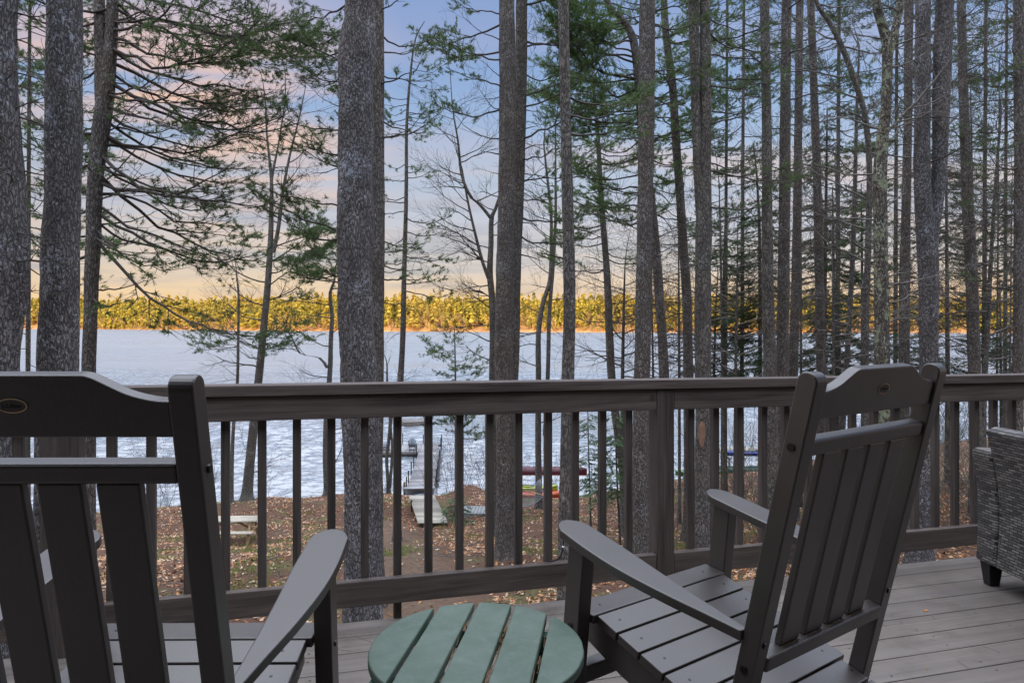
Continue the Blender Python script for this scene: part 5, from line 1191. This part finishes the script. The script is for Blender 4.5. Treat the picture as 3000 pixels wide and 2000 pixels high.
def litter():
    b = Buf(); N = 98000
    Y = 9 + 31 * nr.rand(N) ** .8; px_ = nr.uniform(120, 3120, N); X = (px_ - 1500) / F * Y
    u = Y - (shore(X) - 39.5); pc = np.interp(Y, [8, 14, 20, 27.5], [-1.2, -2.0, -3.3, -5.2]); onp = (np.abs(X - pc) < np.interp(Y, [8, 20, 28], [1.7, 1.3, .9])) & (Y < 29)
    dens = np.array([mnoise.noise(Vector((x * .5, y * .5, 2))) for x, y in zip(X, Y)])
    keep = (u < 37.8) & (~onp | (nr.rand(N) < .10)) & (nr.rand(N) < np.clip(.62 + dens * 1.5, .12, 1)); X, Y = X[keep], Y[keep]; n = len(X)
    Z = gz(X, Y) + np.array([mnoise.noise(Vector((x * 1.8, y * 1.8, 0))) * 0.05 + mnoise.noise(Vector((x * 5, y * 5, 3))) * 0.02 for x, y in zip(X, Y)]) + .012
    s = nr.uniform(.022, .060, n); a = nr.uniform(0, 6.28, n); tx_, ty_ = nr.normal(0, .35, n), nr.normal(0, .35, n)
    ca, sa = np.cos(a), np.sin(a); U = np.stack([ca, sa, tx_], 1); Vv = np.stack([-sa, ca, ty_], 1); P = np.stack([X, Y, Z], 1); cu = nr.uniform(.1, .6, n)[:, None] * np.array([0, 0, 1.])
    s = s[:, None]
    q = np.stack([P - U * s * 1.25 + cu * s, P - Vv * s * .6, P + U * s * 1.25 + cu * s, P + Vv * s * .6], 1); q[:, :, 2] = np.maximum(q[:, :, 2], Z[:, None] - .004)
    f = np.arange(n)[:, None] * 4; b.add(q.reshape(-1, 3), np.concatenate([f + [0, 1, 3], f + [1, 2, 3]]))
    m, t, bb = newmat('leaf_litter'); gi = t.n('ShaderNodeNewGeometry').outputs['Random Per Island']
    c = t.ramp(gi, [(0, (.075, .033, .015)), (.22, (.19, .078, .028)), (.42, (.36, .165, .055)), (.60, (.46, .27, .14)), (.78, (.62, .46, .31)), (.9, (.50, .17, .035)), (1, (.12, .05, .02))])
    t.link(c, bb.inputs['Base Color']); bb.inputs['Roughness'].default_value = .6
    tag(bobj('fallen_leaves', b, m), 'brown and tan fallen leaves covering the slope below the deck', 'leaves', kind='stuff')
litter()
def grass():
    b = Buf(); n = 0
    for k in range(9000):
        Y = rnd.uniform(10, 37); px_ = rnd.uniform(420, 2500); X = (px_ - 1500) / F * Y; d = mnoise.noise(Vector((X * .45 + 9, Y * .45, 5)))
        left = px_ < 1060 and 16 < Y < 26
        if d < (.05 if left else .25): continue
        z = float(gz(X, Y)) + .0
        for q in range(9):
            x, y = X + rnd.gauss(0, .07), Y + rnd.gauss(0, .07); h = rnd.uniform(.05, .13); a = rnd.uniform(0, 6.28); l = rnd.uniform(.0, .08)
            b.add([(x - .008, y, z), (x + .008, y, z), (x + math.cos(a) * l, y + math.sin(a) * l, z + h)], [(0, 1, 2)])
    tag(bobj('grass', b, mat_leaf('spring_grass', (.14, .19, .045), (.27, .33, .09), .8)), 'patchy spring grass and moss between the fallen leaves', 'grass', kind='stuff')
grass()
# fallen twigs
b = Buf()
for k in range(500):
    Y = rnd.uniform(10, 37); px_ = rnd.uniform(400, 3000); X = (px_ - 1500) / F * Y; 
    if Y - (float(shore(X)) - 39.5) > 37.5: continue
    a = rnd.uniform(0, 3.14); L = rnd.uniform(.2, .9); z = float(gz(X, Y)) + .03; d = np.array([math.cos(a), math.sin(a), 0]) * L; p_ = np.array([X, Y, z]); q_ = p_ + d; q_[2] = float(gz(q_[0], q_[1])) + .05
    b.tube([p_, (p_ + q_) / 2 + (rnd.uniform(-.05, .05), rnd.uniform(-.05, .05), .03), q_], [.010, .008, .004], 4)
tag(bobj('fallen_twigs', b, M['twiggrey']), 'fallen twigs lying among the leaves', 'twigs', kind='stuff')

# ------------------------------------------------------------------ clapboard wall and eaves added behind the camera, unseen, to shade the chair backs
T = thing('shading_house', 'unseen brown clapboard wall with glass doors and deep eaves, added to shade the back of the deck', 'shading_house', (RO[0], RO[1], 0), RA)
hm = mat_wood('brown_siding', (.05, .035, .025), (.10, .07, .05), .8, axis=0, knots=False)
b = Buf(); H0 = -4.75
for i in range(21): z0 = -.3 + i * .15; b.add([(-7, H0 - .03, z0), (9, H0 - .03, z0), (9, H0 - .052 + .03, z0 + .15), (-7, H0 - .022, z0 + .15), (-7, H0 - .04, z0), (9, H0 - .04, z0)], [(0, 1, 2, 3)])
b.box(-7, 9, H0 - .25, H0 - .045, -4.5, 2.94); bobj('wall', b, hm, T)
b = Buf(); b.box(-7.6, 9.6, H0 - 3, H0 + 2.5, 2.95, 3.12); bobj('shade_roof', b, hm, T)  # deep overhang added past the camera to darken the chair backs
for x in (-4.2, .2, 4.4):
    f_ = bmobj('door', boxbm(x - .95, x + .95, H0 - .02, H0 + .03, .02, 2.15, .004, 1), M['rail'], T)
    bmobj('pane', boxbm(x - .86, x - .04, H0 + .032, H0 + .036, .12, 2.05, 0), M['dark'], f_); bmobj('pane', boxbm(x + .04, x + .86, H0 + .032, H0 + .036, .12, 2.05, 0), M['dark'], f_)
